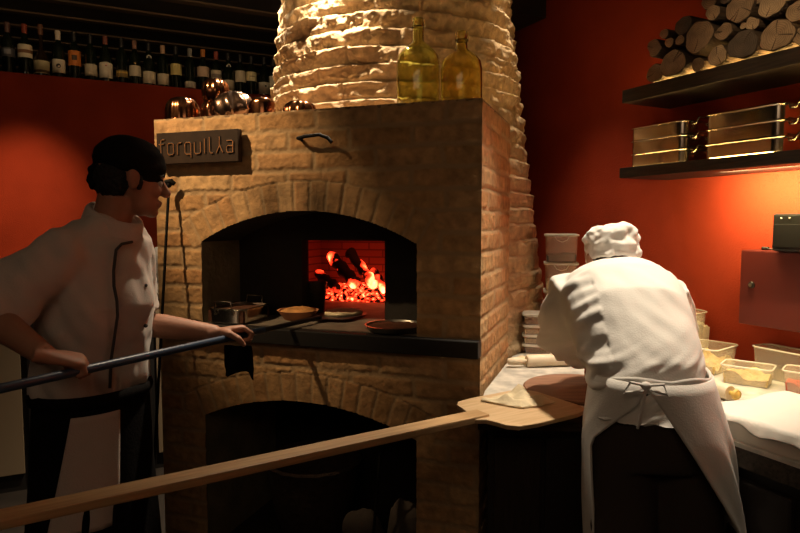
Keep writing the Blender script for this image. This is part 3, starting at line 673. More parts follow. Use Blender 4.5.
LOGS = [(60, 355, 45, 0, 'round log at the left end of the bottom row of firewood', 1), (165, 307, 65, 0, 'large log second in the bottom row of firewood', 2), (272, 310, 34, 0, 'small log third in the bottom row, over the light strip', 0),
 (385, 270, 47, 2, 'mid-sized pale log fourth in the bottom row of firewood', 2), (512, 228, 70, 3, 'large charred dark log in the bottom row of firewood', 1), (672, 180, 77, 0, 'largest split log toward the right of the bottom row', 3),
 (795, 160, 46, 0, 'pale log at the right frame edge in the bottom row', 1), (68, 250, 44, 1, 'squarish log resting on the leftmost bottom log', 1), (120, 182, 25, 1, 'small dark log atop the squarish log at the left end', 0),
 (140, 224, 25, 0, 'little round log left of another little one, above the big second log', 0), (190, 212, 25, 0, 'little round log beside the biggest oval log, above the second log', 0), (287, 195, 74, 0, 'big tall oval log standing out in the second row', 1),
 (208, 140, 46, 3, 'dark bark-covered log above the little round ones', 0), (415, 172, 46, 1, 'quarter-split brown log above the mid-sized pale log', 2), (365, 78, 38, 2, 'pale round log left of the huge top log', 1),
 (497, 140, 17, 2, 'tiniest log end, wedged above the charred log', 0), (555, 132, 36, 2, 'half-split pale log right of the tiniest log end', 1), (490, 50, 74, 1, 'huge cracked log at the top middle of the pile', 3),
 (655, 38, 64, 2, 'large log half dark half pale near the top right', 1), (768, 68, 52, 0, 'mid-sized log at the right above the edge log', 2), (330, 12, 44, 1, 'leftmost log of the topmost visible row', 1),
 (742, -6, 28, 2, 'small log at the very top right of the frame', 0), (565, -10, 44, 1, 'log at the top edge between the huge and half-dark logs', 1), (412, -2, 32, 3, 'dark log at the top edge left of the huge log', 0)]
for i, (zx, zy, zr, tone, lab, ck) in enumerate(LOGS):
    u, z, s = zl(640+zx/4.98, zy/4.98); r = zr/4.98*s*.95
    rx = r*1.12
    if i < 7: r *= 1.06; rx = r*1.14; z = SZ2+r*.99
    z += .011
    log(u, z, rx, r*(1.12 if i == 11 else 1), tone, lab, i+3, crack=ck, poly=i in (7, 13, 16), y0=.575+random.Random(i).uniform(-.008, .02))

# ------------------------------------------------------------------ wall cabinet and device
t = thing('wall_cabinet', rc(-.452, .85, 1.100), RA, 'red metal cabinet with a round lock fixed to the red wall', 'cabinet')
G().box(0, .62, -.12, 0, 0, .292).build('body', M['redpaint'], t, bevel=.003)
dr = G().box(.003, .617, -.126, -.121, .003, .289).build('door', M['redpaint'], t, bevel=.002)
lk = G().lathe([(.013, 0), (.013, .006), (.010, .009), (0, .009)], 20); lk.v = [(a+.052, -.126-c, b+.158) for a, b, c in lk.v]; lo = lk.build('lock', M['device'], t, smooth=40)
kk = G().lathe([(.0065, 0), (.0065, .003), (0, .003)], 16); kk.v = [(a+.052, -.1352-c, b+.158) for a, b, c in kk.v]; kk.box(.0505, .0535, -.1405, -.138, .153, .163).build('lock_barrel', M['steelb'], lo)
t = thing('black_device', rc(-.255, .745, 1.394), RA, 'black boxy device with two pale dots on the red cabinet', 'device')
G().box(-.055, .20, -.05, .07, 0, .138).build('case', M['device'], t, bevel=.008)
G().box(-.05, .195, -.0535, -.05, .015, .10).build('front_panel', M['iron'], t, bevel=.002)
for xx in (-.022, .008):
    G().ball((xx, -.051, .122), .0035).build('indicator', M['screw'], t)
t = thing('cable_plug', rc(-.365, .745, 1.394), RA, 'small black plug and cable lying left of the black device', 'plug')
G().tube([(-.012, 0, .007), (.012, 0, .007)], [.007, .006]).build('plug', M['device'], t); G().tube([(.012, 0, .006), (.03, .004, .003), (.055, .0, .004)], .003).build('cable', M['device'], t)

# ------------------------------------------------------------------ counters
poly = [(.250, 1.935), (.800, 1.905), tuple(rc(0, 0)[:2]), tuple(rc(1.25, 0)[:2]), tuple(rc(1.25, WALL-.005)[:2]), tuple(rc(-1.36, WALL-.005)[:2])]+[tuple(ov(.70+.845*math.cos(R(a)), 1.08+.845*math.sin(R(a)))[:2]) for a in (18, 8, -2, -12, -22)]+[tuple(ov(OW+.02, OD+.02)[:2]), tuple(ov(OW+.018, 0)[:2])]
wt = thing('worktop', (0, 0, 0), 0, 'floury marble worktop with dark edge between oven and right wall', 'worktop')
G().prism(poly, .835, .888).build('edge_slab', M['edge'], wt)
cx, cy = sum(p[0] for p in poly)/len(poly), sum(p[1] for p in poly)/len(poly)
G().prism([(cx+(p[0]-cx)*.994, cy+(p[1]-cy)*.994) for p in poly], .888, .90).build('marble_top', M['marble'], wt)
t = thing('counter_cabinet', rc(0, 0, 0), RA, 'dark cabinet under the right counter with a smooth grey fridge door', 'cabinet')
G().box(.02, 1.2, .05, WALL-.02, .08, .834).box(.02, 1.2, .09, WALL-.02, 0, .08).build('body', M['cab'], t)
dr = G().box(.025, .205, .025, .048, .10, .790).build('door', M['cabpanel'], t, bevel=.008)
G().box(.235, .70, .025, .048, .10, .790).build('door', M['cabpanel'], t, bevel=.008)
t = thing('peninsula_cabinet', (.29, 1.975, 0), R(-3.1), 'dark cabinet under the worktop beside the oven', 'cabinet')
G().prism([(0, 0), (.49, 0), (.44, .55), (.14, .50), (.02, .16)], 0, .834).build('body', M['cab'], t)
for k in range(2): G().box(.02+.165*k, .17+.165*k, -.014, -.001, .06, .80).build('panel', wood('panel_wood', (.022, .014, .009), (.035, .022, .015), (30, 30, 2)) if k == 0 else M['cab'], t, bevel=.003)

# wooden peel, round board, dough
pdir = Vector((.2415-(-.791), 1.841-1.185, 0)).normalized(); pn = Vector((-pdir.y, pdir.x, 0)); pw = Vector((.245, 1.842, .9015))
t = thing('wooden_peel', pw, math.atan2(pdir.y, pdir.x), 'long pale wooden pizza peel with its blade on the worktop', 'pizza peel')
G().box(-1.62, .012, -.030, .030, -.0005, .021).build('handle', M['pale'], t, bevel=.004)
out = [(-.06, .028), (-.02, .050), (-.008, .085), (.0, .125), (.03, .155), (.10, .165), (.30, .165), (.365, .15), (.385, .10), (.385, -.10), (.365, -.15), (.30, -.165), (.10, -.165), (.03, -.155), (.0, -.125), (-.008, -.085), (-.02, -.050), (-.06, -.028)]
# the handle carries on through the blade's shoulders
G().prism([(p[0]*.86, p[1]*.93) for p in out], .0, .014).build('blade', M['board'], t, bevel=.003)
def disc_thing(name, loc, r, th, m, label, cat, sx=1, rz=0, skew=0):
    g = G().lathe([(0, 0), (r-.004, 0), (r, .004), (r, th-.004), (r-.004, th), (0, th)], 56); g.v = [(a*sx, b, c) for a, b, c in g.v]
    return tag(g.build(name, m, loc=loc, rot=(0, 0, rz), smooth=30), label, cat)
disc_thing('round_board', (.640, 2.165, .9012), .195, .012, M['redwood'], 'reddish brown round wooden board on the worktop behind the peel', 'board')
tr = G(); n = 44
def sheet(pts_fn, nu, nv, th):
    g = G(); top = [pts_fn(i/nu, j/nv) for i in range(nu+1) for j in range(nv+1)]
    N = len(top); bot = [(p[0], p[1], p[2]-th) for p in top]; g.v = [tuple(p) for p in top]+bot
    ix = lambda i, j: i*(nv+1)+j
    for i in range(nu):
        for j in range(nv):
            a, b, c, d = ix(i, j), ix(i+1, j), ix(i+1, j+1), ix(i, j+1); g.f += [(a, b, c, d), (N+d, N+c, N+b, N+a)]
    bd = [ix(i, 0) for i in range(nu+1)]+[ix(nu, j) for j in range(1, nv+1)]+[ix(i, nv) for i in range(nu-1, -1, -1)]+[ix(0, j) for j in range(nv-1, 0, -1)]
    for k in range(len(bd)): a, b = bd[k], bd[(k+1) % len(bd)]; g.f.append((b, a, N+a, N+b))
    g.mi = [0]*len(g.f); return g
# a crumpled sheet of dough, its left corner and right corner pulled out
QD = [(.265, 1.965), (.395, 1.890), (.500, 1.955), (.395, 2.085)]
def dsheet(u, v):
    a = Vector(QD[0]).lerp(Vector(QD[1]), u); b = Vector(QD[3]).lerp(Vector(QD[2]), u); p = a.lerp(b, v)
    e = min(u, 1-u, v, 1-v); q = Vector((p.x*16, p.y*16, 0))
    return (p.x+.012*mnoise.noise(q), p.y+.012*mnoise.noise(q+Vector((5, 5, 5))), .9225+.036*min(1, e*5)*max(0, .40+mnoise.noise(q*1.3))+.004*mnoise.noise(q*3))
o = sheet(dsheet, 30, 30, .005).build('dough_sheet', M['dough'], smooth=60); tag(o, 'crumpled sheet of raw dough lying on the wooden peel blade', 'dough')
def lump(name, loc, r, label, m, cat, seed, flat=.5, sc=22):
    g = G().ball((0, 0, 0), (r[0], r[1], r[2]), n=26, m=16); vs = []
    for a, b, c in g.v:
        q = 1+.35*mnoise.noise(Vector((a*sc+seed, b*sc, c*sc)))+.15*mnoise.noise(Vector((a*sc*3, b*sc*3+seed, c*sc*3))); vs.append((a*q, b*q, max(-r[2]*flat, c*q)+r[2]*flat))
    g.v = vs; return tag(g.build(name, m, smooth=180, loc=loc), label, cat)
lump('dough_scraps', (.515, 2.585, .9005), (.045, .032, .020), 'crumbly dough scraps under the rolling pin beside the oven side', M['dough'], 'dough', 2.)
def rolling_pin(c, d, L, r, hl, label, mh, rh=.011):
    c = Vector(c); d = Vector(d).normalized(); t = thing('rolling_pin', c, math.atan2(d.y, d.x), label, 'rolling pin')
    g = G().lathe([(0, -L/2), (r-.004, -L/2), (r, -L/2+.006), (r, L/2-.006), (r-.004, L/2), (0, L/2)], 28); g.v = [(z_, y_, x_+r) for x_, y_, z_ in g.v]; g.build('barrel', M['rolling'], t, smooth=40)
    for s_ in (-1, 1):
        g = G().lathe([(.007, 0), (.008, .012), (rh, .03), (rh*1.15, hl*.6), (rh*.9, hl-.006), (0, hl)], 20); g.v = [(s_*(L/2+z_), y_, x_+r) for x_, y_, z_ in g.v]; g.build('handle', mh, t, smooth=60)
rolling_pin((.625, 2.535, .9008), (.215, .03, 0), .20, .026, .085, 'pale rolling pin lying at the back of the worktop beside the oven', M['rolling'], .015)
rolling_pin((1.080, 2.130, .9008), (.052, -.152, 0), .20, .027, .035, 'white rolling pin with yellow knob in front of the cheese tubs', M['yellow'], .016)

# tubs
def tub(name, loc, rz, w, d, h, label, cat, fill=None, lidded=False, group=None, taper=.9, body=None, round_=.02, fm=None):
    t = thing(name, loc, rz, label, cat, group)
    def rr(w, d, r, z):
        r = min(r, w/2-.001, d/2-.001); pts = []
        for cx, cy, a0 in ((w/2-r, d/2-r, 0), (-w/2+r, d/2-r, 90), (-w/2+r, -d/2+r, 180), (w/2-r, -d/2+r, 270)):
            for k in range(6): a = R(a0+18*k); pts.append((cx+r*math.cos(a), cy+r*math.sin(a), z))
        return pts
    e = .0016; q = taper
    G().loft([rr(w*q, d*q, round_, 0), rr(w, d, round_, h), rr(w-2*e, d-2*e, round_-e, h), rr(w*q-2*e, d*q-2*e, round_-e, e)]).build('container', body or M['tub'], t, smooth=35)
    G().tube(rr(w+.004, d+.004, round_+.002, h-.001), .003, n=8, closed=True).build('rim', M['tubrim'], t, smooth=60)
    if lidded:
        G().loft([rr(w+.006, d+.006, round_+.003, h-.004), rr(w+.012, d+.012, round_+.005, h-.003), rr(w+.012, d+.012, round_+.005, h+.005), rr(w-.004, d-.004, round_, h+.007), rr(w-.012, d-.012, round_, h+.004)]).build('lid', M['lid'], t, smooth=35)
    if fill:
        n = 22; g = G(); f0, f1 = fill; ww = w*(q+(1-q)*.4)-.008; dd = d*(q+(1-q)*.4)-.008; wb = w*q-.008; db = d*q-.008
        sd = sum(map(ord, label)) % 17
        for i in range(n+1):
            for j in range(n+1):
                x, y = (i/n-.5), (j/n-.5); zz = h*f0 + h*f1*mnoise.noise(Vector((x*3+sd, y*3, sd)))+h*.06*mnoise.noise(Vector((x*16, y*16, sd)))
                g.v.append((x*ww, y*dd, max(.006, zz)))
        for i in range(n):
            for j in range(n): a = i*(n+1)+j; g.f.append((a, a+n+1, a+n+2, a+1))
        N = len(g.v); bd = [i*(n+1) for i in range(n+1)]+[n*(n+1)+j for j in range(1, n+1)]+[i*(n+1)+n for i in range(n-1, -1, -1)]+[j for j in range(n-1, 0, -1)]
        g.v += [(g.v[b][0]*wb/ww, g.v[b][1]*db/dd, .003) for b in bd]
        for k in range(len(bd)): k2 = (k+1) % len(bd); g.f.append((bd[k2], bd[k], N+k, N+k2))
        g.f.append(tuple(N+k for k in range(len(bd)))); g.mi = [0]*len(g.f); g.build('contents', fm, t, smooth=50)
    return t
bs = [('bottom', M['foodp'], .55), ('third', M['foodp'], .6), ('second', M['foodp'], .35), ('top', M['olive'], .28)]
z = .9005
for k in range(4):
    nm, fm, fl = bs[k]; nm = {'bottom': 'bottom', 'third': 'second from bottom', 'second': 'third from bottom', 'top': 'topmost'}[nm]
    extra = ' holding dark food' if k == 3 else ''
    tb = tub('storage_tub', rc(-1.215, .475, z), R(-12), .150, .17, .128, '%s lidded plastic tub%s in the tall stack behind the right cook' % (nm, extra), 'tub', (fl, .1), True, 'tall stack of lidded tubs', .93, M['tubb'], fm=fm)
    G().tube([(-.035, -.092, .125), (-.022, -.094, .105), (0, -.095, .098), (.022, -.094, .105), (.035, -.092, .125)], .002, n=6).build('clip', M['tubrim'], tb)
    z += .1365
z = .9005
for k, (nm, fm) in enumerate((('bottom', M['olive']), ('second from bottom', M['foodp']), ('middle', M['foodp']), ('topmost', M['nuts']))):
    tub('food_box', rc(-1.13, .27, z), R(-12), .125, .13, .036 if k < 3 else .042, '%s shallow lidded box in the low stack beside the oven' % nm, 'tub', (.6, .1), True, 'low stack of shallow boxes', .95, M['tubb'], fm=fm); z += .0445
def rot2(loc, ang): return loc
def tubc(name, near, ex, w, d, h, *a, **k):      # near corner, direction of the first edge, lengths
    ex = Vector((ex[0], ex[1], 0)).normalized(); ey = Vector((-ex.y, ex.x, 0)); c = Vector((near[0], near[1], .9005))+ex*w/2+ey*d/2
    return tub(name, c, math.atan2(ex.y, ex.x), w, d, h, *a, **k)
tubc('cheese_tub', (1.227, 2.36), (.79, .62), .20, .15, .102, 'square clear tub of shredded cheese beside the right cook', 'tub', (.42, .5), fm=M['cheese'])
tubc('cheese_tub', (1.200, 2.272), (.78, -.63), .165, .115, .070, 'low clear tub half full of grated yellow cheese before the square tub', 'tub', (.50, .35), fm=M['cheese'])
tubc('tomato_tub', (1.347, 2.135), (.78, -.63), .18, .115, .080, 'clear tub of chopped tomato at the right frame edge', 'tub', (.35, .35), fm=M['tomato'])
tub('food_box', rc(-.30, .785, .9005), RA, .20, .10, .118, 'clear low tub against the red wall behind the grated cheese', 'tub', (.3, .2), fm=M['foodp'])
tub('flour_tub', rc(-.735, .740, .9005), R(20), .185, .185, .214, 'tall clear rounded tub of pale flour against the red wall', 'tub', (.74, .10), fm=M['flour'], round_=.07)

# white tray with cloth
t = thing('white_tray', rc(.24, .19, .9005), RA, 'white plastic tray on the front edge of the right counter', 'tray')
w, d, h, e = .56, .345, .062, .008
G().box(-w/2, w/2, -d/2, d/2, 0, e).box(-w/2, w/2, -d/2, -d/2+e, e, h).box(-w/2, w/2, d/2-e, d/2, e, h).box(-w/2, -w/2+e, -d/2+e, d/2-e, e, h).box(w/2-e, w/2, -d/2+e, d/2-e, e, h).build('tray', M['traywhite'], t)
def cl(u, v):
    x = -.065+.52*u; y = .345-.365*v+.03*mnoise.noise(Vector((x*9, 4, 4))); z = .968
    y += -.06*math.sin(u*3.1)*(1-v)*.4
    x2 = x+.05*(1-v)
    n_ = mnoise.noise(Vector((x*14, y*14, 2.)))
    z += .004*(n_+.5)+.016*math.exp(-((x2-.03)/.10)**2)*math.exp(-((v-.1)/.25)**2)
    if y < .012:
        over = .012-y; z -= over*.9; y = .008-.006*mnoise.noise(Vector((x*30, 3, 3)))-.02*min(1, over/.04)*.5
        z -= .018*max(0, mnoise.noise(Vector((x*11, 9, 1))))
    return tuple(rc(x2, y, z))
o = sheet(cl, 44, 40, .0025).build('cloth', M['paper'], smooth=180); tag(o, 'white cloth draped over the white tray on the right counter', 'cloth')

# ------------------------------------------------------------------ behind the left cook: a back counter
t = thing('back_counter', lw(.2, -.02, 0), LA, 'steel topped counter with beige front against the left red wall', 'counter')
G().box(-1.6, 1.30, -.60, .0, 1.045, 1.075).build('top', M['steelb'], t, bevel=.003)
G().box(-1.6, 1.28, -.56, -.02, 0, 1.044).build('body', M['dark'], t)
for x0, x1 in ((-.75, -.23), (-.20, .44), (.47, .80), (.82, 1.275)): G().box(x0, x1, -.578, -.561, .10, 1.0).build('panel', M['beige'] if x0 != -.20 else M['cab'], t, bevel=.003)
t = thing('white_container', lw(.755, -.42, 1.0755), LA, 'white rounded container on the back counter behind the left cook', 'container')
G().lathe([(.075, 0), (.085, .006), (.086, .20), (.080, .245), (.062, .27), (.03, .28), (0, .282)], 28).build('body', M['traywhite'], t, smooth=60)
G().lathe([(.0875, .05), (.089, .052), (.089, .066), (.0875, .068)], 28).build('band', M['steelb'], t, smooth=60)

# ------------------------------------------------------------------ people
def V3(*a): return Vector(a)
def remesh(g, voxel, smooth=4, fac=.5):
    me = g.mesh('tmp'); o = bpy.data.objects.new('tmp', me); COL.objects.link(o)
    m = o.modifiers.new('r', 'REMESH'); m.mode = 'VOXEL'; m.voxel_size = voxel
    if smooth: s = o.modifiers.new('s', 'SMOOTH'); s.factor = fac; s.iterations = smooth
    dg = bpy.context.evaluated_depsgraph_get(); dg.update()
    res = bpy.data.meshes.new_from_object(o.evaluated_get(dg)); bpy.data.objects.remove(o); bpy.data.meshes.remove(me)
    res.materials.clear(); return res
def wrinkle(me, fn):
    n = len(me.vertices); co = np.empty(n*3); me.vertices.foreach_get('co', co)
    no = np.empty(n*3); me.vertex_normals.foreach_get('vector', no)
    co = co.reshape(-1, 3); no = no.reshape(-1, 3)
    d = np.array([fn(Vector(c)) for c in co]); co = co+no*d[:, None]
    me.vertices.foreach_set('co', co.reshape(-1)); me.update()
def ell(c, u, v, a, b, n=20, p=2.0):
    """superellipse ring round c with half axes a along u and b along v"""
    out = []
    for k in range(n):
        t = 2*math.pi*k/n; ct, st = math.cos(t), math.sin(t)
        out.append(c+u*(a*math.copysign(abs(ct)**(2/p), ct))+v*(b*math.copysign(abs(st)**(2/p), st)))
    return out
def hand(g, wrist, d, nrm, thumb, size=1.0, curl=(55, 80, 55), spread=.0):
    """palm and five fingers: d wrist->knuckles, nrm the way the palm faces, thumb the thumb's side"""
    d = d.normalized(); nrm = (nrm-d*nrm.dot(d)).normalized(); th = d.cross(nrm); th = th if th.dot(thumb) > 0 else -th
    s = size
    rings = [ell(wrist+d*q*s, th, nrm, a*s, b*s, 14, 2.4) for q, a, b in ((-.03, .027, .020), (0, .028, .019), (.03, .036, .017), (.06, .042, .016), (.085, .042, .014), (.095, .038, .011))]
    g.loft(rings)
    for k, (ln, off, back) in enumerate(((.072, .031, .088), (.080, .010, .092), (.075, -.011, .090), (.060, -.031, .083))):
        p = wrist+d*(back-.012)*s+th*off*s; dirv = (d+th*spread*(1.5-k)).normalized(); ang = 0; pts = [p]; r = [.0102*s]
        seg = (.014, ln*.46, ln*.30, ln*.26); angs = (0,)+tuple(c_*(1+.05*k) for c_ in curl)
        for q, an in zip(seg, angs):
            ang += an; a = R(ang); dv = dirv*math.cos(a)+nrm*math.sin(a); p = p+dv*q*s; pts.append(p); r.append(r[-1]*.93)
        g.tube(pts, r, n=10); g.ball(pts[-1], r[-1], n=10, m=6)
    p = wrist+d*.022*s+th*.030*s+nrm*.004*s; t1 = (d*.55+th*.75+nrm*.35).normalized(); t2 = (d*.75+th*.1+nrm*.65).normalized(); t3 = (d*.5-th*.35+nrm*.8).normalized()
    pts = [p, p+t1*.036*s, p+t1*.036*s+t2*.032*s, p+t1*.036*s+t2*.032*s+t3*.026*s]
    g.tube(pts, [.0150*s, .0125*s, .0110*s, .0090*s], n=10); g.ball(pts[-1], .009*s, n=10, m=6)
def head_geo(g, c, MH, s=1.0):
    E_ = lambda p, r: g.ball(c+MH @ (Vector(p)*s), tuple(q*s for q in r), MH, n=28, m=18)
    E_((-.012, 0, .035), (.098, .076, .088)); E_((.020, 0, -.015), (.070, .064, .080)); E_((.035, 0, -.062), (.052, .050, .048)); E_((.072, 0, -.092), (.020, .024, .018))
    E_((.074, 0, .022), (.020, .050, .014)); E_((.060, .036, -.022), (.026, .022, .022)); E_((.060, -.036, -.022), (.026, .022, .022))
    g.tube([c+MH @ (Vector(p)*s) for p in ((.082, 0, .018), (.098, 0, -.006), (.113, 0, -.028))], [.009*s, .011*s, .014*s], n=12)
    E_((.106, 0, -.028), (.015, .016, .012)); E_((.086, 0, -.058), (.014, .024, .0075)); E_((.084, 0, -.068), (.014, .022, .008))
    for q in (-1, 1):
        E_((-.004, q*.077, -.004), (.018, .009, .032)); E_((-.010, q*.083, .004), (.016, .006, .026))
def body_of(name, g, voxel, m, parent):
    me = remesh(g, voxel, 3); return put(name, me, m, parent, 180)
def headrot(face, up=Z):
    x = face.normalized(); y = up.cross(x).normalized(); z = x.cross(y); return Matrix((x, y, z)).transposed()

# ---- the cook at the left, holding the metal peel
base = V3(-1.0, 1.96, 0)
ck = thing('person', base, 0, 'person in a black bandana, white chef jacket and black apron holding the metal peel', 'person')
def W(p): return Vector(p)-base
f = V3(.94, -.34, 0).normalized(); l = V3(.34, .94, 0).normalized()        # chest forward and left
pel = W((-1.0, 1.97, .93)); wai = W((-.995, 1.97, 1.08)); che = W((-.965, 1.955, 1.30)); sho = W((-.935, 1.95, 1.435)); nek = W((-.912, 1.95, 1.50))
hc = W((-.850, 1.965, 1.635)); hf = V3(.84, .50, -.16); MH = headrot(hf)
rs = W((-.995, 1.81, 1.405)); re = W((-1.150, 1.70, 1.245)); rw = W((-.935, 1.600, 1.150))
ls = W((-.905, 2.09, 1.405)); le = W((-.905, 2.12, 1.150)); lwr = W((-.640, 2.12, 1.115))
g = G()
g.loft([ell(pel+V3(0, 0, -.06), l, f, .165, .115), ell(pel, l, f, .170, .120), ell(wai, l, f, .145, .105), ell(che, l, f, .165, .115), ell(sho, l, f, .150, .090), ell(nek-V3(0, 0, .02), l, f, .07, .065)])
g.tube([sho, nek, hc+MH @ V3(-.035, 0, -.05)], [.075, .058, .056], n=18)
head_geo(g, hc, MH)
g.tube([rs+l*.04, rs, re], [.055, .056, .042], n=14); g.tube([re, re.lerp(rw, .35), rw], [.042, .043, .029], n=14)
g.tube([ls-l*.04, ls, le], [.055, .056, .042], n=14); g.tube([le, le.lerp(lwr, .35), lwr], [.042, .043, .029], n=14)
for sgn in (-1, 1):
    hp = pel+l*sgn*.09; kn = W((-1.0, 1.97, .50))+l*sgn*.10; an = W((-1.02, 1.97, .08))+l*sgn*.11
    g.tube([hp, kn, an], [.088, .060, .042], n=16); g.loft([ell(an+f*q+V3(0, 0, zz), l, Z, a, b, 14) for q, zz, a, b in ((-.07, -.045, .03, .03), (-.02, -.035, .042, .045), (.08, -.045, .046, .034), (.17, -.055, .03, .022))])
pdw = (PB-PH).normalized()
tr_ = (rw-re).normalized()
hd_ = (pdw*.55+V3(.35, .0, -.55)).normalized(); hnorm = (PH-(rw+base)); 
# right hand closes round the handle from above, the left one near the shaft from the side
hand(g, rw, (W(PH+pdw*.055+V3(0, 0, .016))-rw), V3(.05, .25, -1), pdw, 1.02, (50, 80, 60))
pl_ = PH+pdw*((V3(-.555, 2.148, 1.1)-PH).dot(pdw))
hand(g, lwr, (W(pl_+V3(0, 0, .022))-lwr), V3(.1, -.25, -1), pdw*.6+V3(-.3, -.8, .2), 1.02, (45, 75, 60))
body_of('body', g, .0048, M['skin'], ck)
# eyes
ge = G(); gi = G()
for q in (-1, 1):
    e = hc+MH @ V3(.076, q*.031, .0); eo = G().ball(e, .0125, n=14, m=10).build('eye', M['eye'], ck, smooth=180); G().ball(e+MH @ V3(.0085, 0, 0), .0062, n=12, m=8).build('iris', M['iris'], eo, smooth=180)

for q in (-1, 1): G().tube([hc+MH @ V3(.086, q*.012, .022), hc+MH @ V3(.084, q*.035, .027), hc+MH @ V3(.070, q*.055, .020)], [.004, .005, .003], n=8).build('eyebrow', M['hair'], ck, smooth=60)
# hair at the nape and sideburn, bandana with its knot
g = G()
g.ball(hc+MH @ V3(-.050, 0, -.002), (.064, .0775, .078), MH, n=24, m=16)
for q in (-1, 1): g.ball(hc+MH @ V3(.014, q*.066, .0), (.012, .009, .034), MH)
me = remesh(g, .005, 1); wrinkle(me, lambda p: .006*mnoise.noise(p*70)); put('hair', me, M['hair'], ck, 180)
g = G(); g.ball(hc+MH @ V3(-.014, 0, .042), (.112, .090, .094), MH, n=36, m=24)
g.v = [p if (MH.transposed() @ (Vector(p)-hc)).z > .020-.20*(MH.transposed() @ (Vector(p)-hc)).x-.0 else tuple(hc+MH @ (lambda q: V3(q.x*.93, q.y*.93, max(q.z, .020-.20*q.x-.012)))(MH.transposed() @ (Vector(p)-hc))) for p in g.v]
g.ball(hc+MH @ V3(-.110, 0, .008), (.018, .022, .018), MH)
g.tube([hc+MH @ V3(-.110, .005, 0), hc+MH @ V3(-.116, .010, -.026), hc+MH @ V3(-.104, .012, -.050)], [.012, .013, .007], n=10); g.tube([hc+MH @ V3(-.110, -.01, 0), hc+MH @ V3(-.118, -.016, -.018), hc+MH @ V3(-.106, -.022, -.040)], [.012, .012, .006], n=10)
me = remesh(g, .005, 2); wrinkle(me, lambda p: .004*mnoise.noise(Vector((p.x*14, p.y*14, p.z*50)))); put('bandana', me, M['black'], ck, 180)
# jacket
g = G(); s_ = .018
g.loft([ell(pel+V3(0, 0, .015), l, f, .176, .140, 28, 2.3), ell(pel+V3(0, 0, .06), l, f, .180, .144, 28, 2.3), ell(wai, l, f, .178, .145, 28, 2.3), ell(che-V3(0, 0, .06)+f*.01, l, f, .184, .144, 28, 2.3), ell(che+V3(0, 0, .03), l, f, .182, .134, 28, 2.3), ell(sho, l, f, .155, .106, 28, 2.2), [p-Z*(.38*(p-nek).dot(f)) for p in ell(nek-V3(0, 0, .026), l, f, .086, .088, 28)], [p-Z*(.40*(p-nek).dot(f)) for p in ell(nek+V3(.004, 0, -.004), l, f, .073, .075, 28)]])
for a, b, c, tf, q in ((rs+l*.06, rs, re, .97, 1), (ls-l*.06, ls, le, .80, .86)):
    e = b.lerp(c, tf); g.tube([a, b+V3(0, 0, -.004), b.lerp(c, .35), b.lerp(c, .7), e], [.076*q, .082*q, .082*q, .080*q, .084*q], n=20)
for b in (rs, ls): g.tube([nek+V3(0, 0, -.02), (nek+V3(0, 0, -.02)).lerp(b, .55)+V3(0, 0, .012), b+V3(0, 0, .01)], [.062, .066, .070], n=18)
me = remesh(g, .0065, 5)
def wr1(p):
    w = p+base
    k = mnoise.noise(V3(w.x*9+w.z*5, w.y*9, w.z*3.2))*.016 + mnoise.noise(V3(w.x*22+w.z*14, w.y*20, w.z*7))*.009
    k += .016*math.exp(-((w.z-1.00)/.07)**2)*mnoise.noise(V3(w.x*16, w.y*16, w.z*6))
    return k
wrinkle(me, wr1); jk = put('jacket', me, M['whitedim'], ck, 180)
def torso_pt(ang, z, out=.0):
    """a point on the jacket front: angle from straight ahead towards the right"""
    zs = [.945, .99, 1.08, 1.24, 1.33, 1.435, 1.485, 1.512]; A = [.176, .180, .178, .184, .182, .155, .085, .073]; B = [.140, .144, .145, .144, .134, .106, .085, .075]
    C = [pel+base, pel+base, wai+base, che+base+f*.01, che+base, sho+base, nek+base, nek+base+V3(.006, 0, 0)]
    i = max(k for k in range(len(zs)-1) if zs[k] <= z) if z > zs[0] else 0; t = min(1, max(0, (z-zs[i])/(zs[i+1]-zs[i])))
    a = A[i]+(A[i+1]-A[i])*t+out; b = B[i]+(B[i+1]-B[i])*t+out; c = C[i].lerp(C[i+1], t); p = 2.3
    ct, st = math.cos(R(ang)), math.sin(R(ang))
    q = c+f*(b*math.copysign(abs(ct)**(2/p), ct))-l*(a*math.copysign(abs(st)**(2/p), st)); q.z = z; return q-base
g = G(); g.tube([torso_pt(2, 1.440, .010), torso_pt(14, 1.435, .012), torso_pt(20, 1.418, .012)]+[torso_pt(20, 1.40-.045*k, .011) for k in range(10)], .0045, n=8)
g.build('piping', M['piping'], jk, smooth=60)
for a, zz in ((-12, 1.30), (-12, 1.17)): G().ball(torso_pt(a, zz, .008), .0065, n=12, m=8).build('button', M['piping'], jk, smooth=60)
g = G(); rg = []
for zz, o_ in ((-.012, .006), (.028, .002), (.040, -.004), (.040, -.012), (.0, -.008)):
    rg.append([p-Z*(.46*(p-nek).dot(f)) for p in ell(nek+V3(.004+zz*.25, 0, zz-.004), l, f, .080+o_, .083+o_, 30)])
g.loft(rg, cap=False); g.build('collar', M['whitedim'], jk, smooth=180)
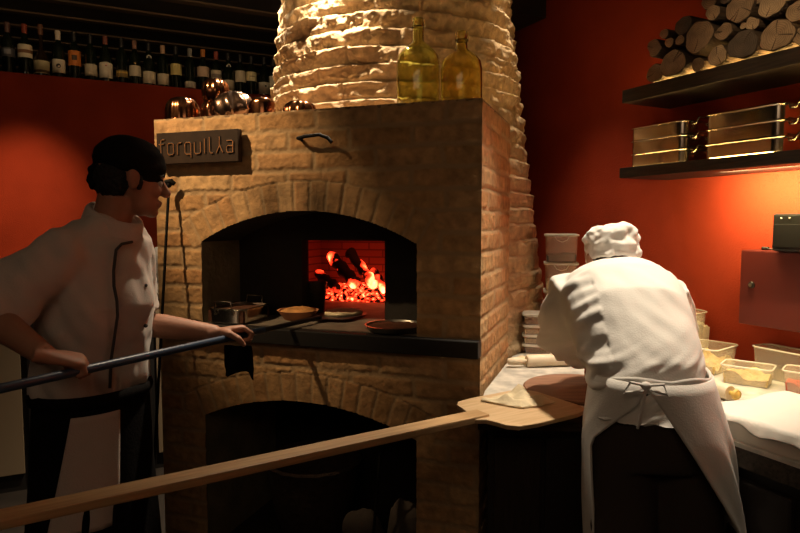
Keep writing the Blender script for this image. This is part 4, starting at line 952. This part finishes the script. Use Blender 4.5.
# trousers and apron
g = G()
g.loft([ell(pel+V3(0, 0, -.10), l, f, .172, .125, 24), ell(pel+V3(0, 0, .04), l, f, .170, .128, 24)])
for sgn in (-1, 1):
    hp = pel+l*sgn*.085+V3(0, 0, -.02); kn = W((-1.0, 1.97, .50))+l*sgn*.10; an = W((-1.02, 1.97, .10))+l*sgn*.11
    g.tube([hp, kn, an, an-V3(0, 0, .03)], [.100, .085, .080, .078], n=18)
me = remesh(g, .009, 3); wrinkle(me, lambda p: .010*mnoise.noise(V3(p.x*9, p.y*9, p.z*6))); put('trousers', me, M['black'], ck, 180)
for sgn in (-1, 1):
    an = W((-1.02, 1.97, .08))+l*sgn*.11
    gs = G().loft([ell(an+f*q+V3(0, 0, zz), l, Z, a, b, 16, 2.6) for q, zz, a, b in ((-.085, -.035, .03, .04), (-.04, -.025, .05, .052), (.08, -.037, .054, .040), (.19, -.048, .034, .028))])
    gs.build('shoe', M['black'], ck, smooth=60)
def skirt(cen, u, v, prof, a0, a1, n, th, rip, seed):
    """cloth hanging round a body from angle a0 to a1 (degrees, from v towards u); prof: (z, ru, rv, shift) from the top"""
    g = G(); top = []
    m = len(prof)
    for zi, (z, ru, rv, sh) in enumerate(prof):
        lo = a0(zi/(m-1)) if callable(a0) else a0; hi = a1(zi/(m-1)) if callable(a1) else a1
        for k in range(n+1):
            a = R(lo+(hi-lo)*k/n); w = 1+rip*(zi/(m-1))*math.sin(k*.55+seed)*.5+rip*(zi/(m-1))*mnoise.noise(V3(k*.22, zi*.12, seed))
            top.append(cen+sh+V3(0, 0, z-cen.z)+u*(ru*w*math.sin(a))+v*(rv*w*math.cos(a)))
    N = len(top); inn = []
    for zi in range(m):
        for k in range(n+1):
            p = top[zi*(n+1)+k]; c = V3(cen.x+prof[zi][3].x, cen.y+prof[zi][3].y, p.z); inn.append(p+(c-p).normalized()*th)
    g.v = [tuple(p) for p in top+inn]; ix = lambda i, j: i*(n+1)+j
    for i in range(m-1):
        for j in range(n): a, b, c, d = ix(i, j), ix(i+1, j), ix(i+1, j+1), ix(i, j+1); g.f += [(a, b, c, d), (N+d, N+c, N+b, N+a)]
    for j in range(n): g.f += [(ix(0, j), ix(0, j+1), N+ix(0, j+1), N+ix(0, j)), (ix(m-1, j+1), ix(m-1, j), N+ix(m-1, j), N+ix(m-1, j+1))]
    for i in range(m-1): g.f += [(ix(i+1, 0), ix(i, 0), N+ix(i, 0), N+ix(i+1, 0)), (ix(i, n), ix(i+1, n), N+ix(i+1, n), N+ix(i, n))]
    g.mi = [0]*len(g.f); return g
zz0 = .965
pr = [(zz0-.035*k, .186+.002*k, .152+.002*k, V3(-.0005*k, 0, 0)) for k in range(20)]
skirt(pel*1.0, -l, f, pr, -168, 168, 90, .006, .06, 1.).build('apron', M['black'], ck, smooth=180)
ap = G().tube([pel+V3(0, 0, .028)+(-l)*(.188*math.sin(R(10*k)))+f*(.154*math.cos(R(10*k))) for k in range(36)], .013, n=8, closed=True, flat=1.6)
ap.build('apron_belt', M['black'], ck, smooth=60)
pr = [(zz0-.045-.0185*k, .196+.0016*k, .162+.0016*k, V3(-.0015*k, 0, 0)) for k in range(20)]
skirt(pel*1.0, -l, f, pr, lambda t: 14+0*t, lambda t: 58+13*t, 24, .005, .025, 4.).build('side_towel', M['towel'], ck, smooth=180)

# black cloth dangling from his left hand
rg = G(); hp = pl_+V3(-.012, -.01, -.035)
def rag(u, v): 
    w_ = .050*(1+.35*v)*(1-.25*max(0, v-.7)); x = (u-.5)*2*w_
    return (x+.006*mnoise.noise(V3(u*4, v*3, 1)), .018*math.sin(u*9+v*2)*(.4+v)+.01*v, -.105*v-.010*math.cos(u*6)*v)
o = sheet(rag, 26, 22, .004).build('black_cloth', M['black'], smooth=180, loc=hp, rot=(0, 0, R(-8))); tag(o, "black cloth dangling below the left cook's outstretched hand", 'cloth')

# ---- the cook at the right, bent over the worktop with his back turned
base2 = V3(.70, 1.68, 0)
c2 = thing('person', base2+V3(-.010, -.028, 0), 0, 'person in a white cap, white jacket and apron bending over the worktop, back turned', 'person')
def W2(*p): return Vector(p)-base2
X, Y = V3(1, 0, 0), V3(0, 1, 0)
pel = W2(.705, 1.70, .945); wai = W2(.700, 1.745, 1.06); mid = W2(.700, 1.84, 1.18); che = W2(.702, 1.95, 1.250); sho = W2(.715, 2.045, 1.285); nek = W2(.730, 2.105, 1.292)
hc = W2(.742, 2.175, 1.362); hf = V3(-.22, .90, -.52); MH = headrot(hf)
ls = W2(.565, 2.01, 1.255); le = W2(.552, 2.115, 1.120); lwr = W2(.715, 2.245, .985)
rs = W2(.868, 2.00, 1.245); re = W2(.955, 2.11, 1.085); rwr = W2(.840, 2.285, .985)
up1 = (sho-mid).normalized(); bk_ = up1.cross(X).normalized()
g = G()
g.loft([ell(pel-Z*.06, X, Y, .145, .105), ell(pel, X, Y, .148, .105), ell(wai, X, (Y-Z*.3).normalized(), .142, .105), ell(mid, X, bk_, .155, .105), ell(che, X, bk_, .165, .110), ell(sho, X, bk_, .150, .085), ell(nek, X, bk_, .065, .06)])
g.tube([sho, nek, hc+MH @ V3(-.035, 0, -.05)], [.075, .058, .056], n=18); head_geo(g, hc, MH)
for a, b, c in ((ls, le, lwr), (rs, re, rwr)):
    g.tube([a.lerp(sho, .3), a, b], [.055, .056, .043], n=14); g.tube([b, b.lerp(c, .35), c], [.043, .043, .029], n=14)
for sgn in (-1, 1):
    hp = pel+X*sgn*.09; kn = W2(.715, 1.665, .50)+X*sgn*.10; an = W2(.705, 1.63, .08)+X*sgn*.11
    g.tube([hp, kn, an], [.076, .060, .042], n=16); g.loft([ell(an+Y*q+V3(0, 0, zz), X, Z, a, b, 14) for q, zz, a, b in ((-.07, -.045, .03, .03), (-.02, -.035, .042, .045), (.08, -.045, .046, .034), (.17, -.055, .03, .022))])
hand(g, lwr, V3(.35, .75, -.35), V3(.1, -.25, -1), V3(1, -.3, 0), 1.0, (18, 22, 15), .12)
hand(g, rwr, V3(-.35, .75, -.35), V3(-.1, -.25, -1), V3(-1, -.3, 0), 1.0, (18, 22, 15), .12)
body_of('body', g, .0048, M['skin'], c2)
ge = G(); gi = G()
for q in (-1, 1):
    e = hc+MH @ V3(.076, q*.031, .0); eo = G().ball(e, .0125, n=14, m=10).build('eye', M['eye'], c2, smooth=180); G().ball(e+MH @ V3(.0085, 0, 0), .0062, n=12, m=8).build('iris', M['iris'], eo, smooth=180)

g = G(); g.ball(hc+MH @ V3(-.040, 0, .0), (.070, .079, .072), MH, n=26, m=18)
me = remesh(g, .005, 1); wrinkle(me, lambda p: .004*mnoise.noise(p*80)); put('hair', me, M['hair'], c2, 180)
# cap: tall soft band and puffed crown
g = G(); capax = (MH @ V3(-.28, 0, .96)).normalized(); cu = MH @ V3(0, 1, 0); cv = capax.cross(cu)
cb = hc+MH @ V3(-.030, 0, .022)
g.loft([ell(cb+capax*q, cu, cv, a, b, 32) for q, a, b in ((-.026, .080, .094), (-.02, .085, .100), (.03, .086, .102), (.055, .088, .103), (.075, .082, .096), (.088, .062, .074), (.092, .02, .024))])
me = remesh(g, .005, 3); wrinkle(me, lambda p: .010*mnoise.noise(V3(p.x*22, p.y*22, p.z*30))+.006*mnoise.noise(p*48)); put('cap', me, M['white'], c2, 180)
# jacket
g = G()
def tor(c, a, b, d=bk_, u=X, p=2.3): return ell(c, u, d, a, b, 30, p)
g.loft([tor(pel+V3(-.004, .008, .030), .174, .146, Y), tor(pel+V3(-.004, .02, .065), .160, .138, Y), tor(pel+V3(-.004, .025, .09), .158, .138, Y), tor(wai+Z*.03, .158, .140, (Y-Z*.3).normalized()), tor(mid+Z*.01, .178, .145), tor(che+Z*.004, .188, .140), tor(sho+V3(0, -.02, .005), .172, .112), tor(nek+V3(-.003, -.015, .0), .095, .080), tor(nek+V3(.004, .02, .012), .070, .068)])
for a, b, c in ((ls, le, lwr), (rs, re, rwr)):
    g.tube([a.lerp(sho, .45), a, a.lerp(b, .4), a.lerp(b, .8), b, b.lerp(c, .35), b.lerp(c, .75)], [.080, .088, .083, .076, .072, .066, .058], n=22)
me = remesh(g, .0065, 6)
def wr2(p):
    w = p+base2
    lowb = math.exp(-((w.z-1.04)/.10)**2)
    k = .006*mnoise.noise(V3(w.x*8-w.z*6, w.y*7, w.z*8))+.004*mnoise.noise(V3(w.x*20+w.z*16, w.y*14, w.z*9))
    k += lowb*(.020*mnoise.noise(V3(w.x*5+3, (w.z-.55*w.x)*22, w.y*3))+.010*mnoise.noise(V3(w.x*9, (w.z-.5*w.x)*46, 2)))
    arm = 1 if (w.x < .58 or w.x > .86) else 0
    return k+arm*.008*mnoise.noise(V3(w.x*10, w.y*10, w.z*26+w.y*18))
wrinkle(me, wr2); jk2 = put('jacket', me, M['white'], c2, 180)
g = G(); rg = [ell(nek+bk_*0+V3(.004, .02, .012)+up1*q, X, bk_, a, b, 30) for q, a, b in ((-.012, .080, .076), (.026, .074, .071), (.034, .068, .066), (.026, .062, .060), (-.01, .062, .06))]
g.loft(rg, cap=False); g.build('collar', M['white'], jk2, smooth=180)
g = G()
g.loft([ell(pel-Z*.10, X, Y, .172, .128, 24), ell(pel+Z*.03+Y*.01, X, Y, .166, .132, 24), ell(pel+Z*.11+Y*.03, X, Y, .150, .122, 24)])
for sgn in (-1, 1):
    hp = pel+X*sgn*.082-Z*.02; kn = W2(.715, 1.665, .50)+X*sgn*.09; an = W2(.705, 1.63, .10)+X*sgn*.11
    g.tube([hp, hp.lerp(kn, .5), kn, an, an-Z*.03], [.090, .098, .092, .082, .080], n=18)
me = remesh(g, .009, 3); wrinkle(me, lambda p: .012*mnoise.noise(V3(p.x*9, p.y*9, p.z*6))); put('trousers', me, M['trouser'], c2, 180)
for sgn in (-1, 1):
    an = W2(.705, 1.63, .08)+X*sgn*.11
    G().loft([ell(an+Y*q+V3(0, 0, zz), X, Z, a, b, 16, 2.6) for q, zz, a, b in ((-.085, -.035, .03, .04), (-.04, -.025, .05, .052), (.08, -.037, .054, .040), (.19, -.048, .034, .028))]).build('shoe', M['black'], c2, smooth=60)
# apron: wraps from the right flap round the front to a narrow left edge, open down the back
m_ = 26; pr = []
for k in range(m_):
    t = k/(m_-1); z = 1.085-.68*t
    pr.append((z-base2.z, .162+.026*min(1, t*4)+.036*t, .150+.022*min(1, t*4)+.03*t, V3(.002+.050*t, .018-.055*t, 0)))
# angles from the back (-Y) turning to the right (+X)
def a_right(t):                                             # the flap's edge runs straight from the knot to the lower right
    ru = .162+.026*min(1, t*4)+.036*t; xe = (-.068+.245*min(1, t*1.75)) - (.002+.050*t)
    return math.degrees(math.asin(max(-.95, min(.80, xe/ru))))
def a_left(t): return 360-(27+50*min(1, max(0, t-.06)*5))
skirt(pel*1.0, X, -Y, pr, a_right, a_left, 110, .005, .055, 2.).build('apron', M['white'], c2, smooth=180)
g = G().tube([pel+V3(.002, .022, .142)+X*(.156*math.sin(R(10*k)))-Y*(.146*math.cos(R(10*k)))+V3(0, 0, .006*math.sin(k*.8)) for k in range(36)], .0045, n=8, closed=True, flat=1.6)
kn = pel+V3(-.068, -.130, .140)
g.ball(kn, (.014, .012, .010)); g.tube([kn, kn+V3(-.045, -.012, .012), kn+V3(-.058, -.006, -.016), kn+V3(-.01, -.01, -.012)], .004, n=8); g.tube([kn, kn+V3(.04, -.012, .006), kn+V3(.05, -.01, -.02), kn+V3(.01, -.01, -.01)], .004, n=8)
g.tube([kn, kn+V3(-.012, -.012, -.05), kn+V3(-.02, -.004, -.11)], .004, n=8)
g.build('apron_string', M['white'], c2, smooth=60)

# ------------------------------------------------------------------ lamps
def spot(loc, aim, power, ang, col=(1, .72, .42), blend=.6, rad=.03):
    d = bpy.data.lights.new('spot', 'SPOT'); d.energy = power; d.spot_size = R(ang); d.spot_blend = blend; d.color = col; d.shadow_soft_size = rad
    o = bpy.data.objects.new('spot_light', d); COL.objects.link(o); o.location = loc
    o.rotation_euler = (Vector(aim)-Vector(loc)).to_track_quat('-Z', 'Y').to_euler(); return o
WARM = (1, .68, .36)
def cyl(ang, r, z): return ov(CXc+r*math.sin(R(ang)), CYc-r*math.cos(R(ang)), z)
# chimney: lamps close to the bricks, grazing down
CW = (1, .80, .56)
spot(cyl(-62, .76, 2.92), cyl(-60, .76, 1.9), 215, 80, CW, .9)
spot(cyl(-8, .73, 2.92), cyl(-6, .74, 2.0), 215, 80, CW, .9)
spot(cyl(22+56, .74, 2.90), cyl(22+58, .80, 1.8), 45, 60, CW, .9)
# on the oven front from high at the left
spot((-1.70, 1.80, 2.93), tuple(ov(.30, 0, 1.76)), 185, 37, WARM, .9, .02)
# over the worktop
spot((.80, 2.02, 2.95), (.70, 2.08, .95), 235, 46, (1, .83, .62), .7, .05)
spot((1.05, 1.35, 2.95), (1.15, 2.0, .95), 36, 40, (1, .80, .56), .8, .05)
# on the firewood
spot((.25, .9, 2.93), (1.33, 2.15, 2.22), 50, 22, WARM, .8, .03)
# on the left red wall
spot((-1.9, 3.1, 2.9), tuple(lw(-.02, 0, 1.38)), 105, 39, (1, .62, .32), 1, .04)
# towards the wine bottles
bl = Vector((-.3, 1.2, 2.30)); ba = lw(.80, .06, 0)-bl; ba.z = 0; ba.normalize()
spot(bl, bl+ba*math.cos(R(60))+Z*math.sin(R(60)), 72, 116, WARM, .04, .02)
# under the lower shelf: a strip washing the red wall
d = bpy.data.lights.new('strip', 'AREA'); d.shape = 'RECTANGLE'; d.size = 1.1; d.size_y = .02; d.energy = 30; d.color = (1, .74, .34)
o = bpy.data.objects.new('strip_light', d); COL.objects.link(o); o.location = rc(.05, WALL-.20, 1.692); o.rotation_euler = (R(56), 0, RA)
# red light of the fire inside the chamber
d = bpy.data.lights.new('fire', 'POINT'); d.energy = .34; d.color = (1, .12, .035); d.shadow_soft_size = .10
o = bpy.data.objects.new('fire_light', d); COL.objects.link(o); o.location = ov(.56, .84, 1.40)
# dim room light from behind the camera
d = bpy.data.lights.new('room', 'AREA'); d.size = 2.0; d.energy = 14; d.color = (1, .70, .45)
o = bpy.data.objects.new('room_light', d); COL.objects.link(o); o.location = (-.6, -.9, 2.9); o.rotation_euler = (R(28), 0, 0)

w = bpy.data.worlds.new('World'); S.world = w; w.use_nodes = True
w.node_tree.nodes['Background'].inputs[0].default_value = (1, .62, .38, 1); w.node_tree.nodes['Background'].inputs[1].default_value = .004

# ------------------------------------------------------------------ camera
c = bpy.data.cameras.new('camera'); c.sensor_width = 36; c.lens = 615/800*36; c.clip_start = .02
co = bpy.data.objects.new('camera', c); COL.objects.link(co); co.location = (0, 0, 1.5); co.rotation_euler = (math.pi/2-math.atan(44/615.), 0, 0)
S.camera = co
S.view_settings.view_transform = 'Standard'; S.view_settings.look = 'None'; S.view_settings.gamma = 1; S.view_settings.exposure = 0
S.view_settings.use_curve_mapping = False
S.cycles.sample_clamp_indirect = 4; S.cycles.use_denoising = True; S.cycles.max_bounces = 10; S.cycles.transparent_max_bounces = 24
